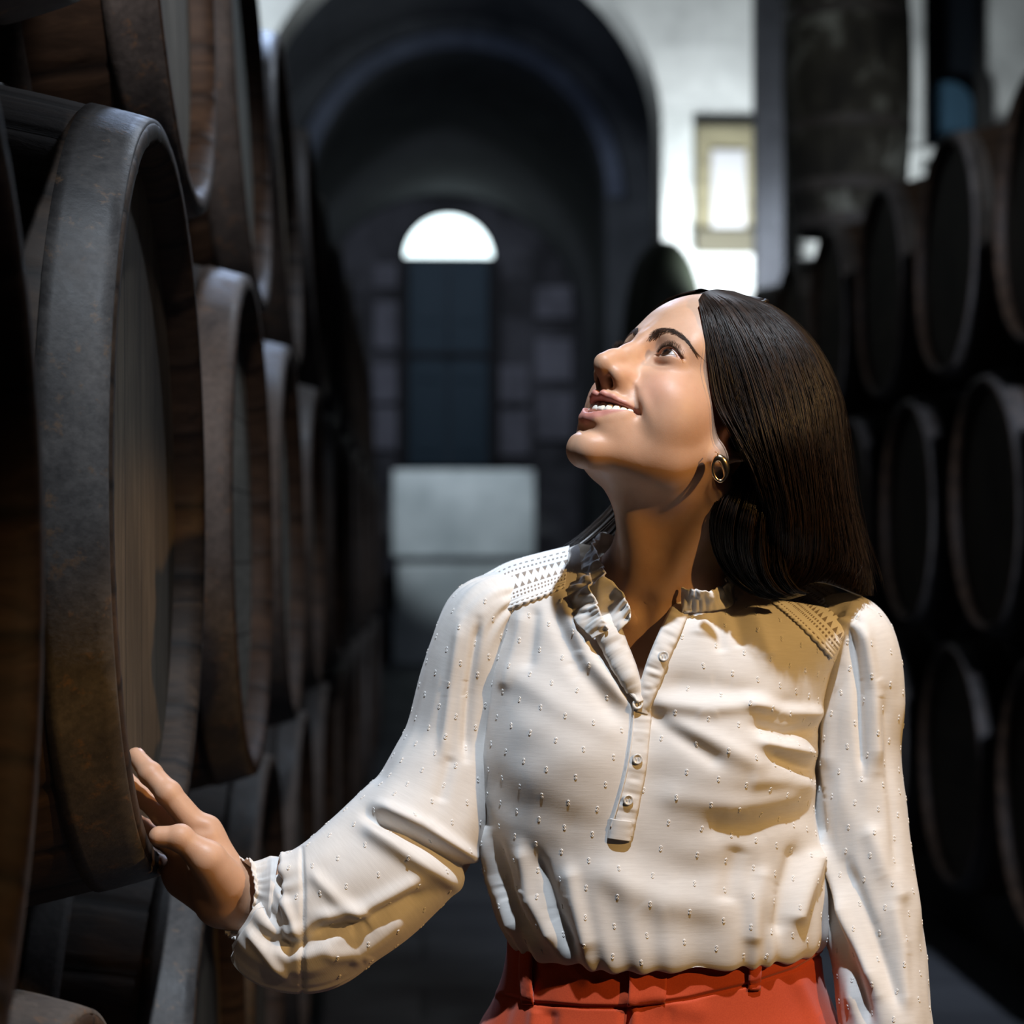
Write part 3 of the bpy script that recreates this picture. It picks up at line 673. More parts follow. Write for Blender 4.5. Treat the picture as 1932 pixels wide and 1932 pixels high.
def sdf_hand(P):
    W0 = WR_R; d = None
    arm = s_cone(P, EL_R, W0+(EL_R-W0)*0.06, 0.030, 0.0225); d = arm
    d = smin(d, s_cone(P, W0+[0.02, 0, 0], at(440, 1672, 1.985), 0.0245, 0.022), 0.012)
    d = smin(d, s_cone(P, at(448, 1712, 1.99), at(412, 1700, 1.995), 0.022, 0.021), 0.012)
    for k, r in (('index', .0155), ('middle', .0160), ('ring', .0160), ('little', .0150)):
        d = smin(d, s_cone(P, at(425, 1690, 1.995), FINGERS[k][0][0], 0.019, r*0.9), 0.012)
    d = smin(d, s_cone(P, at(418, 1712, 2.01), at(345, 1668, 2.035), 0.018, 0.014), 0.014)   # heel of the hand
    fs = None
    for k in ('index', 'middle', 'ring', 'little'):
        pts, rad = FINGERS[k]; f = s_chain(P, pts, rad, 0.003)
        f = np.minimum(f, s_sph(P, pts[1]+np.array([0.002, -0.001, 0.002]), rad[1]*1.06)) if False else f
        for j in (1, 2): f = smin(f, s_sph(P, pts[j], rad[j]*1.0), 0.004)
        fs = f if fs is None else smin(fs, f, 0.002)
    d = smin(d, fs, 0.007)
    pts, rad = FINGERS['thumb']; th = s_chain(P, pts, rad, 0.004)
    th = smin(th, s_sph(P, pts[2], rad[2]*1.02), 0.004)
    th = smin(th, s_cone(P, pts[1], at(425, 1700, 1.975), 0.013, 0.016), 0.014)
    d = smin(d, th, 0.008)
    # knuckle bones, creases between thumb and palm
    d = smin(d, s_cone(P, at(394, 1562, 1.992), at(430, 1640, 1.985), 0.0105, 0.014), 0.012)
    d = smin(d, s_cone(P, at(395, 1640, 1.985), at(415, 1700, 1.99), 0.020, 0.020), 0.014)
    d = d+gbump(P, at(378, 1566, 1.972), (0.006, 0.010, 0.0035), 0.0022)
    return d
def sdf_left(P):
    d = s_cone(P, EL_L, WR_L, 0.037, 0.025)
    d = smin(d, s_cone(P, WR_L, WR_L+[0.0, -0.01, -0.075], 0.023, 0.026), 0.02)
    for i, (dx, dy, L) in enumerate([(-0.022, -0.020, .082), (-0.004, -0.012, .09), (0.010, 0.0, .084), (0.022, 0.014, .066)]):
        b = WR_L+np.array([dx, dy, -0.085]); m = b+np.array([-0.004, -0.012, -L*0.5]); e = m+np.array([-0.012, -0.004, -L*0.45])
        d = smin(d, s_chain(P, [b, m, e], [.0105, .0088, .0066]), 0.005)
    b = WR_L+np.array([-0.024, -0.026, -0.03]); d = smin(d, s_chain(P, [b, b+[-0.014, -0.018, -0.035], b+[-0.014, -0.024, -0.066]], [.014, .0105, .008]), 0.008)
    return d
def sdf_arms(P):
    d = s_cone(P, at(915, 1200, 2.025), EL_R, 0.026, 0.028); d = np.minimum(d, s_cone(P, SH_L+[0, 0.01, 0], EL_L, 0.027, 0.028))
    d = np.minimum(d, s_cone(P, EL_R, WR_R+(EL_R-WR_R)*0.2, 0.030, 0.026)); return d
HEAD_VOX = 0.0013
v, f = surface_nets(sdf_headneck, HC+np.array([-0.19, -0.17, -0.33]), HC+np.array([0.19, 0.18, 0.16]), HEAD_VOX)
# keep only what lies above the neckline box (the rest is the coarser torso)
H = wh(v.astype(np.float32))
ax = np.abs(H[:, 0])
def band(val, lo, hi, s): return 1/(1+np.exp(-(val-lo)/s))*1/(1+np.exp((val-hi)/s))
lip_u = np.exp(-((H[:, 2]-(-0.0625+1.0*0))/0.0042)**2)
tt = np.clip(ax/0.031, 0, 1)
zt_ = -0.0560-0.0010*tt+0.0008*np.cos((ax/0.0055+1)*np.pi)*(ax < 0.011); zb_ = -0.0890+0.0300*tt**1.7
lipm = band(H[:, 2], zb_, zt_, 0.0006)*(H[:, 1] > 0.062)*(1/(1+np.exp((ax-0.0315)/0.0006)))
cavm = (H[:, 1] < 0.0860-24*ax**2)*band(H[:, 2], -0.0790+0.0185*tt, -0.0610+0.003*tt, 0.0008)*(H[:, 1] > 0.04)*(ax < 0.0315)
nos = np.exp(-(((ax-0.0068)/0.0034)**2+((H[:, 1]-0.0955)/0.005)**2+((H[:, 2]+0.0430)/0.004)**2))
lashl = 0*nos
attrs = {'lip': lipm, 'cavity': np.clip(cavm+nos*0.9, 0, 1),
         'flush': np.exp(-(((ax-0.042)/0.018)**2+((H[:, 2]+0.035)/0.02)**2))*(H[:, 1] > 0.02),
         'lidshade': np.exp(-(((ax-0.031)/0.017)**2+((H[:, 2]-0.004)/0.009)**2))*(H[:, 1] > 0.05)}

# ---- skin
def make_skin():
    m = mat('skin', (0.60, 0.36, 0.25), 0.46, spec=0.42, sss=0.15, sss_rad=(0.012, 0.005, 0.003))
    t = NT(m); vec = t.coords('Object')
    n1 = t.noise(vec, 28, 5, 0.6)
    c = t.ramp(n1, [(0.3, (0.49, 0.280, 0.175)), (0.7, (0.58, 0.345, 0.225))])
    c = t.mix(t.math('MULTIPLY', t.attr('flush'), 0.35), c, (0.66, 0.300, 0.225))
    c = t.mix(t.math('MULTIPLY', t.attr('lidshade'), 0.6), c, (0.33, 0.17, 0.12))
    c = t.mix(t.math('MULTIPLY', t.attr('lip'), 0.85), c, (0.44, 0.165, 0.140))
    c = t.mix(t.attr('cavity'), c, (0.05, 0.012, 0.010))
    t.color(c)
    r = t.ramp(t.noise(vec, 90, 3), [(0.3, (0.44,)*3), (0.7, (0.56,)*3)])
    t.rough(r)
    h = t.noise(vec, 900, 3, 0.6)
    t.bump(h, 0.12, 0.0006)
    return m
SKIN = make_skin()
neck_keep = np.ones(len(v), bool)
hv_, hf_ = surface_nets(sdf_hand, at(230, 1800, 1.90)-[0.03, 0, 0.02], at(520, 1380, 2.12)+[0.02, 0, 0.02], 0.0013)
lv_, lf_ = surface_nets(sdf_left, WR_L-np.array([0.10, 0.10, 0.22]), WR_L+np.array([0.10, 0.10, 0.10]), 0.003)
av_, af_ = surface_nets(lambda P: smin(sdf_arms(P), sdf_torso(P), 0.03), at(700, 1800, 1.85), at(1760, 1080, 2.2)+[0, 0, 0.03], 0.005)
parts_ = [(v, f), (hv_, hf_), (lv_, lf_), (av_, af_)]
off_ = 0; bf2 = []; 
for a_, b_ in parts_: bf2.append(b_+off_); off_ += len(a_)
body_v = np.concatenate([a_ for a_, _ in parts_]); body_f = np.concatenate(bf2)
ex_ = len(body_v)-len(v)
body_attrs = {k_: np.r_[a_, np.zeros(ex_)] for k_, a_ in attrs.items()}
body = mesh_obj('body', body_v, body_f, SKIN, person, True, body_attrs)
# ---- eyes, teeth, brows and lashes (parts of the person)
EC = {1: np.array((0.0310, 0.0692, 0.0)), -1: np.array((-0.0310, 0.0692, 0.0))}
def surf_y(x, z):
    """front surface of the face above (x, z) in the head frame"""
    x = np.asarray(x, float); z = np.asarray(z, float)
    lo = np.full(x.shape, 0.03); hi = np.full(x.shape, 0.13)
    ys = np.linspace(0.13, 0.03, 60); best = np.full(x.shape, 0.03); found = np.zeros(x.shape, bool)
    for y in ys:
        d = sdf_head(np.stack([x, np.full(x.shape, y), z], -1).astype(np.float32)); hit = (d < 0) & ~found
        best[hit] = y; found |= hit
    lo = best; hi = best+0.0017
    for _ in range(8):
        m = (lo+hi)/2; d = sdf_head(np.stack([x, m, z], -1).astype(np.float32)); lo = np.where(d < 0, m, lo); hi = np.where(d < 0, hi, m)
    return (lo+hi)/2
def make_eye():
    m = mat('eye', (0.75, 0.70, 0.66), 0.08, spec=0.6); t = NT(m)
    g = t.attr('gaze')
    n = t.noise(t.coords('Object', (1, 1, 1)), 900, 4, 0.7)
    c = t.ramp(g, [(0.0, (0.004, 0.003, 0.003)), (0.170, (0.005, 0.004, 0.004)), (0.19, (0.022, 0.010, 0.006)), (0.40, (0.030, 0.014, 0.008)), (0.455, (0.014, 0.008, 0.006)), (0.50, (0.36, 0.31, 0.30)), (0.56, (0.66, 0.60, 0.57)), (1.0, (0.60, 0.42, 0.38))])
    t.color(c); m.node_tree.nodes['Principled BSDF'].inputs['Coat Weight'].default_value = 0.7
    m.node_tree.nodes['Principled BSDF'].inputs['Coat Roughness'].default_value = 0.03
    return m
EYE = make_eye()
for sgn in (-1, 1):
    gz = np.array([-0.02 if sgn < 0 else 0.06, 1.0, 0.16]); gz /= np.linalg.norm(gz)
    nu, nv = 40, 60
    th = np.linspace(0, np.pi, nu); ph = np.linspace(0, 2*np.pi, nv, endpoint=False)
    a1 = np.cross(gz, [0, 0, 1]); a1 /= np.linalg.norm(a1); a2 = np.cross(a1, gz)
    T, Pp = np.meshgrid(th, ph, indexing='ij')
    dirs = np.cos(T)[..., None]*gz+np.sin(T)[..., None]*(np.cos(Pp)[..., None]*a1+np.sin(Pp)[..., None]*a2)
    r = 0.0124+0.0007*np.exp(-(T/0.40)**4)
    P = EC[sgn]+dirs*r[..., None]
    mesh_obj('eye', hw(P.reshape(-1, 3)), grid_faces(nu, nv, False, True)[:, ::-1], EYE, person, True, {'gaze': np.clip(T.ravel(), 0, 1)})
# teeth: upper arch, one mesh
TEETH = mat('tooth_enamel', (0.86, 0.80, 0.70), 0.16, spec=0.6, sss=0.15, sss_rad=(0.004, 0.003, 0.002))
g = Geo(); xx = 0.0
for k, (wd, ht) in enumerate([(0.0084, 0.0098), (0.0068, 0.0088), (0.0072, 0.0094), (0.0066, 0.0080), (0.0066, 0.0078)]):
    xc = xx+wd/2*0.93; xx += wd*0.93-0.0006*k
    for sgn in (-1, 1):
        y = 0.0855-17*xc*xc; slope = -34*xc
        tx = np.array([1, slope*1.0, 0]); tx /= np.linalg.norm(tx); nrm = np.array([-tx[1], tx[0], 0])
        a = np.linspace(-1, 1, 11); b = np.linspace(-1, 1, 11); c_ = np.linspace(0, 2*np.pi, 1)
        nu, nv = 17, 24
        th = np.linspace(0, np.pi, nu); ph = np.linspace(0, 2*np.pi, nv, endpoint=False)
        T, Q = np.meshgrid(th, ph, indexing='ij')
        se = lambda w, e: np.sign(w)*np.abs(w)**e
        X = se(np.sin(T), 0.5)*se(np.cos(Q), 0.55)*wd/2; Z = se(np.cos(T), 0.55)*ht/2; Y = se(np.sin(T), 0.7)*se(np.sin(Q), 0.8)*0.0034
        X = X*(1+0.10*(-Z/ht*2)*0.5)
        zc = -0.0668+5.5*xc*xc
        P = np.stack([X*tx[0]+Y*nrm[0]+xc, X*tx[1]+Y*nrm[1]+y, Z+zc], -1).reshape(-1, 3)
        P[:, 0] *= sgn
        fc = grid_faces(nu, nv, False, True); g.add(hw(P), fc if sgn > 0 else fc[:, ::-1])
g.obj('teeth', TEETH, person)
# brows
HAIRM = mat('brow_hair', (0.050, 0.028, 0.018), 0.5)
def strand_mesh(paths, rad, nseg=3):
    """paths (N, M, 3) -> tapered three sided tubes"""
    paths = np.asarray(paths, float); N, M, _ = paths.shape
    T = np.gradient(paths, axis=1); T /= np.linalg.norm(T, axis=2, keepdims=True)+1e-12
    ref = np.array([0.3, -0.8, 0.52]); A = np.cross(T, ref); A /= np.linalg.norm(A, axis=2, keepdims=True)+1e-9; Bv = np.cross(T, A)
    th = np.arange(nseg)*2*np.pi/nseg
    rad = np.broadcast_to(rad, (N, M))
    vs = paths[:, :, None]+rad[:, :, None, None]*(np.cos(th)[None, None, :, None]*A[:, :, None]+np.sin(th)[None, None, :, None]*Bv[:, :, None])
    f0 = grid_faces(M, nseg, False, True)
    F = (f0[None]+(np.arange(N)*M*nseg)[:, None, None]).reshape(-1, 4)
    return vs.reshape(-1, 3), F
rng = np.random.RandomState(3)
for sgn in (-1, 1):
    n = 360; u = rng.rand(n)
    ctr = catmull([(0.0095, 0.0100), (0.0135, 0.0150), (0.0200, 0.0200), (0.0314, 0.0212), (0.0432, 0.0178), (0.0500, 0.0130)], 100)
    wdt = np.interp(u, [0, 0.25, 0.6, 1], [0.0048, 0.0048, 0.0024, 0.0006])
    ci = catmull(ctr, 100)[(u*99).astype(int)]
    off = (rng.rand(n)*2-1)
    root = ci+np.stack([-0.0*off, off*wdt], -1)+rng.randn(n, 2)*0.0003
    ang = np.interp(u, [0, 0.25, 0.6, 1], [1.30, 0.75, 0.05, -0.65])-off*0.35+rng.randn(n)*0.12
    ln = np.interp(u, [0, 0.3, 1], [0.0060, 0.0075, 0.0055])*(0.7+0.5*rng.rand(n))
    M = 5; s = np.linspace(0, 1, M)
    x = root[:, 0:1]+np.cos(ang)[:, None]*ln[:, None]*s; z = root[:, 1:2]+np.sin(ang)[:, None]*ln[:, None]*s-0.0006*s**2
    y = surf_y(x.ravel(), z.ravel()).reshape(x.shape)+0.0003+0.0004*s
    P = hw(np.stack([x*sgn, y, z], -1).reshape(-1, 3)).reshape(n, M, 3)
    v_, f_ = strand_mesh(P, 0.00016*(1-0.75*s)[None])
    mesh_obj('eyebrow', v_, f_, HAIRM, person)
    # lashes and the dark lid line
    n = 95; u = np.linspace(-1.02, 1.05, n); x0 = 0.0315+0.0150*u
    zu = 0.0010+0.0051*(1-np.abs(u+0.05)**2.2)+0.0012*u
    M = 6; s = np.linspace(0, 1, M); L = np.interp(u, [-1, 0, 1], [0.0028, 0.0048, 0.0070])*(0.8+0.35*rng.rand(n))
    r0 = np.sqrt(np.maximum(0.0142**2-(x0-0.031)**2*0.72-zu**2, 1e-6))
    base = np.stack([x0, 0.0692+r0, zu+0.0003], -1)
    dx = u*0.55+rng.randn(n)*0.06
    P = base[:, None]+L[:, None, None]*np.stack([dx[:, None]*s, 0.80*s[None]+0*dx[:, None], (0.15*s+0.55*s**2)[None]+0*dx[:, None]], -1)
    P[..., 0] *= sgn
    P = hw(P.reshape(-1, 3)).reshape(n, M, 3)
    v_, f_ = strand_mesh(P, 0.00030*(1-0.7*s)[None])
    n2 = 40; u = np.linspace(-0.5, 1.05, n2); x0 = 0.0315+0.0150*u; zl = 0.0003-0.0042*(1-np.abs(u)**2.0)+0.0012*u
    r0 = np.sqrt(np.maximum(0.0142**2-(x0-0.031)**2*0.72-zl**2, 1e-6)); base = np.stack([x0, 0.0692+r0, zl], -1)
    P = base[:, None]+0.0040*np.stack([(u*0.5)[:, None]*s, 0.7*s[None]+0*u[:, None], (-0.35*s)[None]+0*u[:, None]], -1)
    P[..., 0] *= sgn; P = hw(P.reshape(-1, 3)).reshape(n2, M, 3)
    v2, f2 = strand_mesh(P, 0.00018*(1-0.7*s)[None])
    mesh_obj('eyelashes', np.concatenate([v_, v2]), np.concatenate([f_, f2+len(v_)]), HAIRM, person)
# ---- fabric
def make_fabric(name='blouse_cotton'):
    m = mat(name, (0.80, 0.755, 0.70), 0.85, spec=0.15, sheen=0.25); t = NT(m)
    vec = t.attr('cl', 'Vector')
    x = t.t.nodes.new('ShaderNodeTexWave'); x.bands_direction = 'Y'; x.inputs['Scale'].default_value = 330; x.inputs['Distortion'].default_value = 2.5; x.inputs['Detail'].default_value = 2; x.inputs['Detail Scale'].default_value = 3
    t.l(vec, x.inputs['Vector'])
    mp = t.t.nodes.new('ShaderNodeMapping'); mp.inputs['Scale'].default_value = (60, 420, 60); t.l(vec, mp.inputs['Vector'])
    n = t.noise(mp.outputs['Vector'], 1.0, 3, 0.6)
    c = t.ramp(n, [(0.3, (0.76, 0.735, 0.705)), (0.7, (0.83, 0.805, 0.775))])
    c = t.mix(t.attr('tuft'), c, (0.88, 0.86, 0.83)); t.color(c)
    h = t.math('ADD', t.math('MULTIPLY', x.outputs['Fac'], 0.22), n)
    t.bump(h, 0.13, 0.0006)
    b = m.node_tree.nodes['Principled BSDF']
    # thin cloth lets a little light through
    tr = m.node_tree.nodes.new('ShaderNodeBsdfTranslucent'); tr.inputs['Color'].default_value = (0.75, 0.68, 0.58, 1)
    mx = m.node_tree.nodes.new('ShaderNodeMixShader'); mx.inputs[0].default_value = 0.14
    t.l(b.outputs[0], mx.inputs[1]); t.l(tr.outputs[0], mx.inputs[2])
    t.l(mx.outputs[0], m.node_tree.nodes['Material Output'].inputs['Surface'])
    return m
FAB = make_fabric()
YB = 2.02
def pxm(Y=2.0): return Y/FPX
# rings: py, cx, half width, front depth, back depth, side tilt, front drop
RINGS = [
 (1752, 1252, 262, .100, .085, 0.00, .000),
 (1768, 1252, 284, .116, .090, 0.00, .010),
 (1757, 1252, 300, .124, .096, 0.00, .012),
 (1725, 1248, 312, .127, .100, 0.00, .008),
 (1660, 1238, 320, .124, .100, 0.00, .003),
 (1580, 1222, 321, .118, .098, 0.00, .000),
 (1500, 1214, 318, .116, .096, 0.00, .000),
 (1420, 1213, 320, .116, .095, 0.00, .000),
 (1340, 1222, 326, .110, .092, 0.01, .000),
 (1270, 1234, 333, .107, .088, 0.03, .002),
 (1210, 1245, 342, .102, .082, 0.06, .006),
 (1165, 1255, 346, .095, .074, 0.08, .008),
 (1132, 1255, 328, .085, .066, 0.09, .011),
 (1108, 1252, 286, .077, .060, 0.11, .013),
 (1088, 1248, 232, .068, .057, 0.13, .013),
 (1070, 1244, 185, .067, .055, 0.14, .012),
 (1052, 1241, 150, .064, .054, 0.14, .010)]
NU, NV = 640, 460
rg = []
for (py, cx, hwid, bf, bb, tl, fd) in RINGS:
    c0 = at(cx, py, YB); rg.append([c0[0], c0[2], hwid*YB/FPX, bf, bb, tl, fd])
rg = np.array(rg)
# spread samples by length along the side
seg = np.r_[0, np.cumsum(np.hypot(np.hypot(np.diff(rg[:, 1]), np.diff(rg[:, 2])), 0.004))]
tgt = np.linspace(0, seg[-1], NV); par = np.interp(tgt, seg, np.arange(len(rg)))
dense = catmull(rg, 2001); RG = np.stack([np.interp(par, np.linspace(0, len(rg)-1, 2001), dense[:, k]) for k in range(7)], 1)
TH = np.linspace(0, 2*np.pi, NU, endpoint=False)
def torso_grid():
    ct, st = np.cos(TH)[:, None], np.sin(TH)[:, None]
    e = 0.88
    cs = np.sign(ct)*np.abs(ct)**e; ss = np.sign(st)*np.abs(st)**e
    X = RG[:, 0][None]+RG[:, 2][None]*cs
    dep = np.where(ss > 0, RG[:, 3][None], RG[:, 4][None])
    Y = YB-dep*ss
    Z = RG[:, 1][None]-RG[:, 5][None]*(X-RG[:, 0][None])-RG[:, 6][None]*np.maximum(ss, -0.3)
    return np.stack([X, Y, Z], -1)
G0 = torso_grid()
def grid_normals(P, closed=True):
    du = (np.roll(P, -1, 0)-np.roll(P, 1, 0)) if closed else np.gradient(P, axis=0); dv = np.gradient(P, axis=1)
    n = np.cross(du, dv); n /= np.linalg.norm(n, axis=2, keepdims=True)+1e-12
    return n
def to_px(P):
    q = P-CAM; z = q@cam_fw
    return np.stack([966+FPX*(q@cam_r)/z, 966-FPX*(q@cam_u)/z], -1)
def seg_dist(q, a, b):
    a = np.array(a, float); b = np.array(b, float); d = b-a; L = np.hypot(*d)
    t = np.clip(((q-a)@d)/L**2, -0.1, 1.1); e = q-a-t[..., None]*d
    s = (e[..., 0]*d[1]-e[..., 1]*d[0])/L
    return s, t, np.hypot(e[..., 0], e[..., 1])
def fold(q, pts, w_, amp, soft=0.18):
    """a ridge (amp > 0) or groove along a polyline, asymmetric like folded cloth"""
    out = 0
    for i in range(len(pts)-1):
        s, t, r = seg_dist(q, pts[i], pts[i+1])
        g_ = np.exp(-(r/w_)**2)
        out = np.maximum(out, g_) if i else g_
    L = sum(np.hypot(*(np.subtract(pts[i+1], pts[i]))) for i in range(len(pts)-1))
    s, t, r = seg_dist(q, pts[0], pts[-1])
    fade = 1/(1+np.exp(-(t-0.02)/0.04))*1/(1+np.exp((t-0.98)/0.04))
    return amp*out*np.clip(fade+0.15, 0, 1)
N0 = grid_normals(G0)
if (N0[NU//4, NV//2] @ np.array([0, -1, 0])) < 0: N0 = -N0
FLIP_T = True
front = (np.sin(TH) > -0.15)[:, None]
Q = to_px(G0)
D = np.zeros(G0.shape[:2])
# bust
D += 0.017*np.exp(-((Q[..., 0]-1045)/120)**2-((Q[..., 1]-1420)/150)**2)+0.017*np.exp(-((Q[..., 0]-1385)/120)**2-((Q[..., 1]-1425)/150)**2)
D -= 0.006*np.exp(-((Q[..., 0]-1215)/60)**2-((Q[..., 1]-1420)/120)**2)
FOLDS = [
 ([(1225, 1345), (1290, 1395), (1350, 1440)], 16, -0.0045), ([(1230, 1325), (1330, 1335), (1450, 1320)], 18, 0.0050),
 ([(1260, 1290), (1360, 1300), (1500, 1340)], 22, -0.0040), ([(1250, 1360), (1340, 1400), (1430, 1450)], 18, 0.0035),
 ([(1545, 1345), (1470, 1340), (1400, 1320)], 14, 0.0060), ([(1535, 1375), (1470, 1385), (1410, 1370)], 13, -0.0050),
 ([(1528, 1420), (1480, 1410), (1420, 1400)], 12, 0.0060), ([(1522, 1452), (1480, 1440), (1440, 1425)], 10, -0.0045),
 ([(1522, 1480), (1470, 1470), (1400, 1470)], 18, 0.0035), ([(1330, 1140), (1320, 1200)], 16, 0.0030), ([(1385, 1150), (1400, 1220)], 14, -0.0035),
 ([(1420, 1150), (1450, 1240)], 15, 0.0035), ([(1350, 1160), (1360, 1230)], 12, -0.0025),
 ([(925, 1120), (905, 1250), (905, 1380)], 11, 0.0060), ([(950, 1150), (925, 1270), (915, 1400)], 9, -0.0045),
 ([(985, 1160), (960, 1300)], 13, 0.0035), ([(1010, 1150), (1000, 1260)], 12, -0.0030), ([(1060, 1130), (1110, 1240), (1190, 1330)], 15, 0.0045),
 ([(1040, 1150), (1090, 1260), (1160, 1350)], 15, -0.0035), ([(1100, 1170), (1150, 1250), (1195, 1320)], 10, -0.0060),
 ([(912, 1560), (930, 1650), (975, 1760)], 12, 0.0070), ([(940, 1590), (960, 1680), (1000, 1760)], 10, -0.0060),
 ([(985, 1600), (1000, 1690), (1040, 1780)], 14, 0.0065), ([(1020, 1620), (1050, 1720), (1080, 1790)], 13, -0.0055),
 ([(1075, 1640), (1085, 1700), (1110, 1790)], 18, 0.0045), ([(905, 1480), (912, 1560)], 14, -0.0040),
 ([(1540, 1610), (1525, 1660), (1500, 1740)], 16, 0.0090), ([(1500, 1600), (1480, 1680), (1470, 1760)], 16, -0.0060),
 ([(1440, 1640), (1430, 1700), (1420, 1780)], 18, 0.0040), ([(1390, 1600), (1370, 1700)], 20, -0.0035),
 ([(1330, 1560), (1420, 1560), (1520, 1530)], 26, -0.0035), ([(1250, 1500), (1380, 1520), (1500, 1500)], 24, 0.0030),
 ([(1180, 1600), (1300, 1640), (1440, 1650)], 30, -0.0020), ([(930, 1470), (1000, 1520), (1100, 1550)], 34, -0.0012),
 ([(1120, 1640), (1240, 1700), (1380, 1720)], 30, 0.0040), ([(960, 1260), (1060, 1330), (1170, 1390)], 24, 0.0028),
]
for pts, w_, a_ in FOLDS: D += fold(Q, pts, w_, a_)*front
nz = np.stack([G0[..., 0]*9, G0[..., 2]*14, G0[..., 1]*9], -1)
D += 0.0022*vnoise(nz*1.3, 1)+0.0013*vnoise(nz*3.1+5, 2)
arc = TH[:, None]*0.16
vv = np.linspace(0, 1, NV)[None]
gath = np.exp(-(vv/0.16)**2)
D += gath*(0.0030*vnoise(np.stack([arc*46+0*vv, vv*3+0*arc], -1), 3)+0.0018*np.sin(arc*210+3*vnoise(np.stack([arc*20+0*vv, vv*2+0*arc], -1), 4)))
G1 = G0+N0*D[..., None]
TQ = to_px(G1)
# ---- neckline: cut the open V
def inpoly(q, poly):
    x, y = q[..., 0], q[..., 1]; c = np.zeros(x.shape, bool); n = len(poly)
    for i in range(n):
        (x1, y1), (x2, y2) = poly[i], poly[(i+1) % n]
        if y1 == y2: continue
        c ^= ((y1 > y) != (y2 > y)) & (x < (x2-x1)*(y-y1)/(y2-y1)+x1)
    return c
VCUT = [(1215, 1318), (1190, 1262), (1168, 1200), (1120, 1150), (1098, 1080), (1090, 1000), (1420, 1000), (1385, 1090), (1340, 1118), (1296, 1132), (1278, 1168), (1248, 1238)]
F = grid_faces(NU, NV, True, False)
fc = G1.reshape(-1, 3)[F].mean(1); qf = to_px(fc)
cut = inpoly(qf, VCUT) & (fc[:, 1] < YB-0.01)
FT = F[~cut]
clc = np.stack([np.cumsum(np.r_[0, np.linalg.norm(np.diff(G1[:, NV//3], axis=0), axis=1)])[:, None]+0*vv, tgt[None]+0*arc, 0*vv+0*arc], -1)
def tufts(P, N, U, n1=9, n2=6):
    """pairs of little woven loops standing on the cloth"""
    a = np.linspace(0, 2*np.pi, n1, endpoint=False); b = np.linspace(0, 2*np.pi, n2, endpoint=False)
    A, B = np.meshgrid(a, b, indexing='ij'); R0, r0 = 0.00085, 0.00062
    W = np.cross(N, U); vs = []; fs = []; f0 = grid_faces(n1, n2, True, True); k = 0
    for s in (-1, 1):
        lx = (R0+r0*np.cos(B))*np.cos(A)*0.95; ly = (R0+r0*np.cos(B))*np.sin(A)+s*0.00135; lz = r0*np.sin(B)*0.8+0.0001
        v_ = P[:, None, None]+lx[None, ..., None]*W[:, None, None]+ly[None, ..., None]*U[:, None, None]+lz[None, ..., None]*N[:, None, None]
        vs.append(v_.reshape(-1, 3)); fs.append((f0[None]+(np.arange(len(P))*n1*n2)[:, None, None]).reshape(-1, 4)+k); k += len(P)*n1*n2
    return np.concatenate(vs), np.concatenate(fs)
def scatter(Pg, Ng, S, Tt, ok, step=0.0245, rot=0.26, seed=1):
    """lattice in cloth coordinates S, Tt (same grid shape)"""
    r_ = np.random.RandomState(seed)
    a = (S*math.cos(rot)+Tt*math.sin(rot))/step; b = (-S*math.sin(rot)+Tt*math.cos(rot))/step
    key = np.floor(a).astype(int)*10007+np.floor(b).astype(int)
    da = a-np.floor(a)-0.5; db = b-np.floor(b)-0.5
    r = np.hypot(da, db)+(~ok)*9
    o = np.lexsort((r.ravel(), key.ravel())); k = key.ravel()[o]; first = np.r_[True, k[1:] != k[:-1]]
    sel = o[first]; sel = sel[r.ravel()[sel] < 0.25]
    P = Pg.reshape(-1, 3)[sel]; N = Ng.reshape(-1, 3)[sel]
    U = np.array([0.1, 0, 1.0])-N*(N@np.array([0.1, 0, 1.0]))[:, None]; U += r_.randn(*U.shape)*0.12
    U -= N*(N*U).sum(1)[:, None]; U /= np.linalg.norm(U, axis=1)[:, None]
    return tufts(P, N, U)
N1 = grid_normals(G1)
if (N1[NU//4, NV//2] @ np.array([0, -1, 0])) < 0: N1 = -N1
lace_l = [(912, 1168), (915, 1085), (1000, 1040), (1090, 1020), (1070, 1118), (980, 1145)]
lace_r = [(1545, 1090), (1645, 1165), (1575, 1240), (1425, 1135), (1460, 1090)]
okm = ~inpoly(TQ, VCUT) & ~inpoly(TQ, lace_l) & ~inpoly(TQ, lace_r) & ~inpoly(TQ, [(1185, 1300), (1232, 1300), (1200, 1600), (1140, 1600)]) & (vv > 0.07) & (vv < 0.93)
S_ = TH[:, None]*(RG[:, 2][None]*0.5+RG[:, 3][None]*0.5+0.0)
S_ = TH[:, None]*0.148+0*vv
tv, tf = scatter(G1, N1, S_, tgt[None]+0*arc, okm)
# winding: outward
nrm = np.cross(G1.reshape(-1, 3)[F[1000, 1]]-G1.reshape(-1, 3)[F[1000, 0]], G1.reshape(-1, 3)[F[1000, 2]]-G1.reshape(-1, 3)[F[1000, 0]])
if nrm @ N1.reshape(-1, 3)[F[1000, 0]] < 0: FT = FT[:, ::-1]
bv = np.concatenate([G1.reshape(-1, 3), tv]); bf_ = np.concatenate([FT, tf+NU*NV])
cl = np.concatenate([clc.reshape(-1, 3), np.zeros((len(tv), 3))])
blouse = mesh_obj('blouse', bv, bf_, FAB, person, True, {'cl': cl, 'tuft': np.r_[np.zeros(NU*NV), np.ones(len(tv))]})

